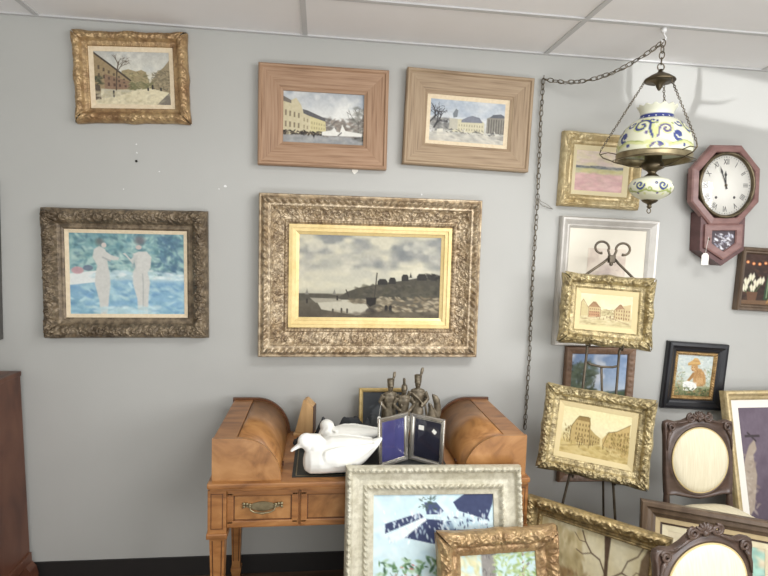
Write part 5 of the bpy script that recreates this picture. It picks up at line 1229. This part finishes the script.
# ------------------------------------------------------------------ wall clock
CM = Matrix.Translation((3.43, -.003, 2.09)) @ Matrix.Rotation(R(-2.2), 4, 'Y') @ Matrix.Diagonal((.95, .95, 1.02, 1)) @ Matrix.Translation((0, 0, -.395))
clock = thing('wall_clock', 'octagonal reddish wooden schoolhouse wall clock with roman dial at the upper right', 'clock', M=CM)
def octo(r, z=.395): return [(r/math.cos(PI/8)*math.cos(PI/8+k*PI/4), z+r/math.cos(PI/8)*math.sin(PI/8+k*PI/4)) for k in range(8)]
def grow(x, z): return (x*1.14,   .26-(.26-z)*1.08)
low = [grow(*q) for q in ((-.118, .26), (.118, .26), (.118, .075), (.0, 0.0), (-.118, .075))]
MB().prism(low, -.085, 0).build('case', G['clockdark'], clock)
MB().prism(octo(.165), -.07, 0).build('case_drum', G['clockdark'], clock)
mb = MB(); rings = [[(x, y, z) for x, z in octo(r)] for r, y in ((.206, -.062), (.208, -.072), (.204, -.094), (.196, -.1), (.17, -.104), (.166, -.098), (.166, -.06))]
rings.append(rings[0]); mb.loft(rings, False, False); mb.build('octagon_surround', G['clockwood'], clock)
MB().lathe([(.17, .09), (.171, .102), (.167, .111), (.160, .113), (.155, .109), (.153, .1), (.153, .09)], 72, (0, 0, .395), 'y').build('bezel', G['bronze'], clock)
dial = MB().lathe([(.001, .0925), (.156, .0925), (.156, .088), (.001, .088)], 72, (0, 0, .395), 'y').build('dial', G['dial'], clock)
def text_mesh(s, size):
    cu = bpy.data.curves.new('t', 'FONT'); cu.body = s; cu.size = size; cu.align_x = 'CENTER'; cu.align_y = 'CENTER'; cu.extrude = .0004
    o = bpy.data.objects.new('t', cu); COL.objects.link(o); dg = bpy.context.evaluated_depsgraph_get(); me = bpy.data.meshes.new_from_object(o.evaluated_get(dg))
    r = ([v.co.copy() for v in me.vertices], [tuple(p.vertices) for p in me.polygons]); bpy.data.objects.remove(o); bpy.data.meshes.remove(me); return r
nm = MB()
for i, s in enumerate(['XII', 'I', 'II', 'III', 'IIII', 'V', 'VI', 'VII', 'VIII', 'IX', 'X', 'XI']):
    vs, fs = text_mesh(s, .036); a = -i*PI/6
    q = []
    for v in vs:
        x, z = v.x*.8, v.y*1.15+.119; q.append((x*math.cos(a)-z*math.sin(a), -.0932-v.z, .395+x*math.sin(a)+z*math.cos(a)))
    nm.add(q, fs)
for i in range(60):
    a = i*PI/30; r0, r1, w = .1415, .147, .0008 if i % 5 else .0016
    c, s = math.cos(a), math.sin(a); pl = [(r0*s-w*c, r0*c+w*s), (r0*s+w*c, r0*c-w*s), (r1*s+w*c, r1*c-w*s), (r1*s-w*c, r1*c+w*s)]
    nm.prism([(x, .395+z) for x, z in pl], -.0933, -.0925)
nm.build('numerals', G['ink'], dial)
for x in (-.055, .055): MB().lathe([(.001, .0936), (.007, .0936), (.007, .092)], 14, (x, 0, .395-.062), 'y').build('winding_hole', G['ink'], dial)
def hand(name, ang, L, w):
    a = R(ang); c, s = math.cos(a), math.sin(a)
    pl = [(-w*.5, -.02), (w*.5, -.02), (w*.5, L*.6), (w*1.3, L*.72), (w*.5, L*.86), (0, L), (-w*.5, L*.86), (-w*1.3, L*.72), (-w*.5, L*.6)]
    MB().prism([(x*c+z*s, .395-x*s+z*c) for x, z in pl], -.0965 if L < .09 else -.098, -.0955 if L < .09 else -.097).build(name, G['ink'], dial)
hand('hour_hand', -4, .075, .006); hand('minute_hand', -22, .105, .0045)
MB().lathe([(.001, .1), (.006, .1), (.006, .0925)], 14, (0, 0, .395), 'y').build('hand_hub', G['bronze'], dial)
MB().lathe([(.001, .108), (.06, .1074), (.12, .1055), (.154, .1035)], 64, (0, 0, .395), 'y').build('glass_pane', G['glass'], clock)
# lower door with its little pentagon window
def penta(k, y): return [(-.108*k, y, .205+.0*k), (.108*k, y, .205), (.108*k, y, .128-.055*k+.02), (0, y, .128-.1*k), (-.108*k, y, .128-.055*k+.02)]
lp = [[(grow(x, z)[0], y, grow(x, z)[1]) for x, z in pl] for pl, y in (([(-.1, .2), (.1, .2), (.1, .088), (0, .028), (-.1, .088)], -.085), ([(-.1, .2), (.1, .2), (.1, .088), (0, .028), (-.1, .088)], -.096), ([(-.092, .194), (.092, .194), (.092, .092), (0, .037), (-.092, .092)], -.1), ([(-.066, .172), (.066, .172), (.066, .108), (0, .066), (-.066, .108)], -.1), ([(-.062, .168), (.062, .168), (.062, .11), (0, .07), (-.062, .11)], -.092))]
door = MB().loft(lp, False, False).build('door', G['clockwood'], clock)
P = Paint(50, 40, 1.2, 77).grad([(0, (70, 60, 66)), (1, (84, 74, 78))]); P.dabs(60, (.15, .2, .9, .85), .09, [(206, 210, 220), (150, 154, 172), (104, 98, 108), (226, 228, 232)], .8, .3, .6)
canvas('pendulum_panel', P, .128*1.14, .106*1.15, door, 0, grow(0, .119)[1], -.0885)
MB().ell((-.094, -.104, .118), (.006, .006, .006), 10, 8).build('door_knob', G['bronze'], door)
t = thing('price_tag', 'white paper price tag on a string hanging from the wall clock door', 'tag', (3.33, -.11, 1.668))
MB().prism([(-.02, 0), (.02, 0), (.02, .05), (.01, .062), (-.01, .062), (-.02, .05)], -.0008, .0008).build('card', G['paper'], t)
MB().tube([(0, 0, .056), (.004, 0, .1), (.012, 0.0, .148)], .001, 5).build('string', G['paper'], t)
t = thing('price_tag', 'white paper tag poking out below the pinkish pale wood frame', 'tag', (1.475, -.004, 2.066))
MB().prism([(-.012, .016), (0, .004), (.018, .018), (.016, .05), (-.014, .05)], -.0006, .0006).build('card', G['paper'], t)

# ------------------------------------------------------------------ light
def area(name, loc, target, sx, sy, power, col=(1, 1, 1), spread=180):
    l = bpy.data.lights.new(name, 'AREA'); l.shape = 'RECTANGLE'; l.size = sx; l.size_y = sy; l.energy = power; l.color = col; l.spread = R(spread)
    o = bpy.data.objects.new(name, l); COL.objects.link(o); o.location = loc
    o.rotation_euler = (Vector(target)-Vector(loc)).to_track_quat('-Z', 'Y').to_euler(); return o
area('side_window_daylight', (4.9, -4.4, 2.0), (1.8, 0, 1.6), 2.2, 1.3, 95, (.985, .98, 1))
area('shopfront_daylight', (2.4, -6.2, 1.7), (2.0, 0, 1.6), 4.2, 1.9, 70, (.98, .98, 1))
area('added_ceiling_fill', (1.6, -4.2, .03), (1.6, -4.2, 3), 4.5, 1.8, 125, (.95, .985, 1))  # unseen upward lamp added near the floor to brighten the ceiling
area('ceiling_panel_lamp', (2.5, -1.75, H_CEIL-.01), (2.5, -1.75, 0), 1.2, .6, 44, (.985, .985, 1))
w = bpy.data.worlds.new('daylight'); C.world = w; w.use_nodes = True
w.node_tree.nodes['Background'].inputs[0].default_value = (1, .99, .93, 1); w.node_tree.nodes['Background'].inputs[1].default_value = .5
# sun thrown back off a pane onto the top of the wall, past a hanging antler
pd = Vector((.45, -.85, -.25)).normalized()
area('reflected_sun', Vector((3.62, 0, 2.55))+pd*1.9, (3.62, 0, 2.55), 1.3, .24, .75, (.98, .98, 1), 1.6)
def ap(x, z, k=.85): return Vector((x, 0, z))+pd*k
ant = thing('antler', 'forked bone antler hung from the ceiling on a cord, its shadow beside the lamp', 'antler', ap(3.1, 2.30))
def sub(L): return [q-ap(3.1, 2.30) for q in L]
mb = MB().tube(sub([ap(3.1, 2.30), ap(3.0, 2.39), ap(2.945, 2.47), ap(2.91, 2.56), ap(2.905, 2.68), ap(2.93, 2.78)]), [.02, .019, .017, .016, .013, .005], 10)
mb.tube(sub([ap(3.1, 2.30), ap(3.2, 2.39), ap(3.265, 2.45), ap(3.3, 2.55), ap(3.305, 2.66), ap(3.29, 2.76)]), [.022, .02, .018, .019, .014, .005], 10)
mb.tube(sub([ap(3.29, 2.535), ap(3.34, 2.535), ap(3.42, 2.535), ap(3.53, 2.565)]), [.014, .012, .009, .003], 10)
mb.ell((0, 0, 0), (.045, .03, .03), 14, 10)
link('beam', fused(mb, .006, 2), G['antler'], ant)
tp = ap(3.305, 2.66)-ap(3.1, 2.30)
MB().tube([(tp.x, tp.y, tp.z), (tp.x-.05, tp.y, tp.z+.1), (0, 0, H_CEIL-ap(3.1, 2.30).z-.004)], .0015, 5).tube([(-tp.x+.02, tp.y*.0, tp.z-.02), (0, 0, H_CEIL-ap(3.1, 2.30).z-.004)], .0015, 5).build('cord', G['iron'], ant)

C.view_settings.view_transform = 'Standard'; C.view_settings.look = 'None'; C.view_settings.gamma = 1; C.view_settings.use_curve_mapping = False
C.view_settings.exposure = 0.0
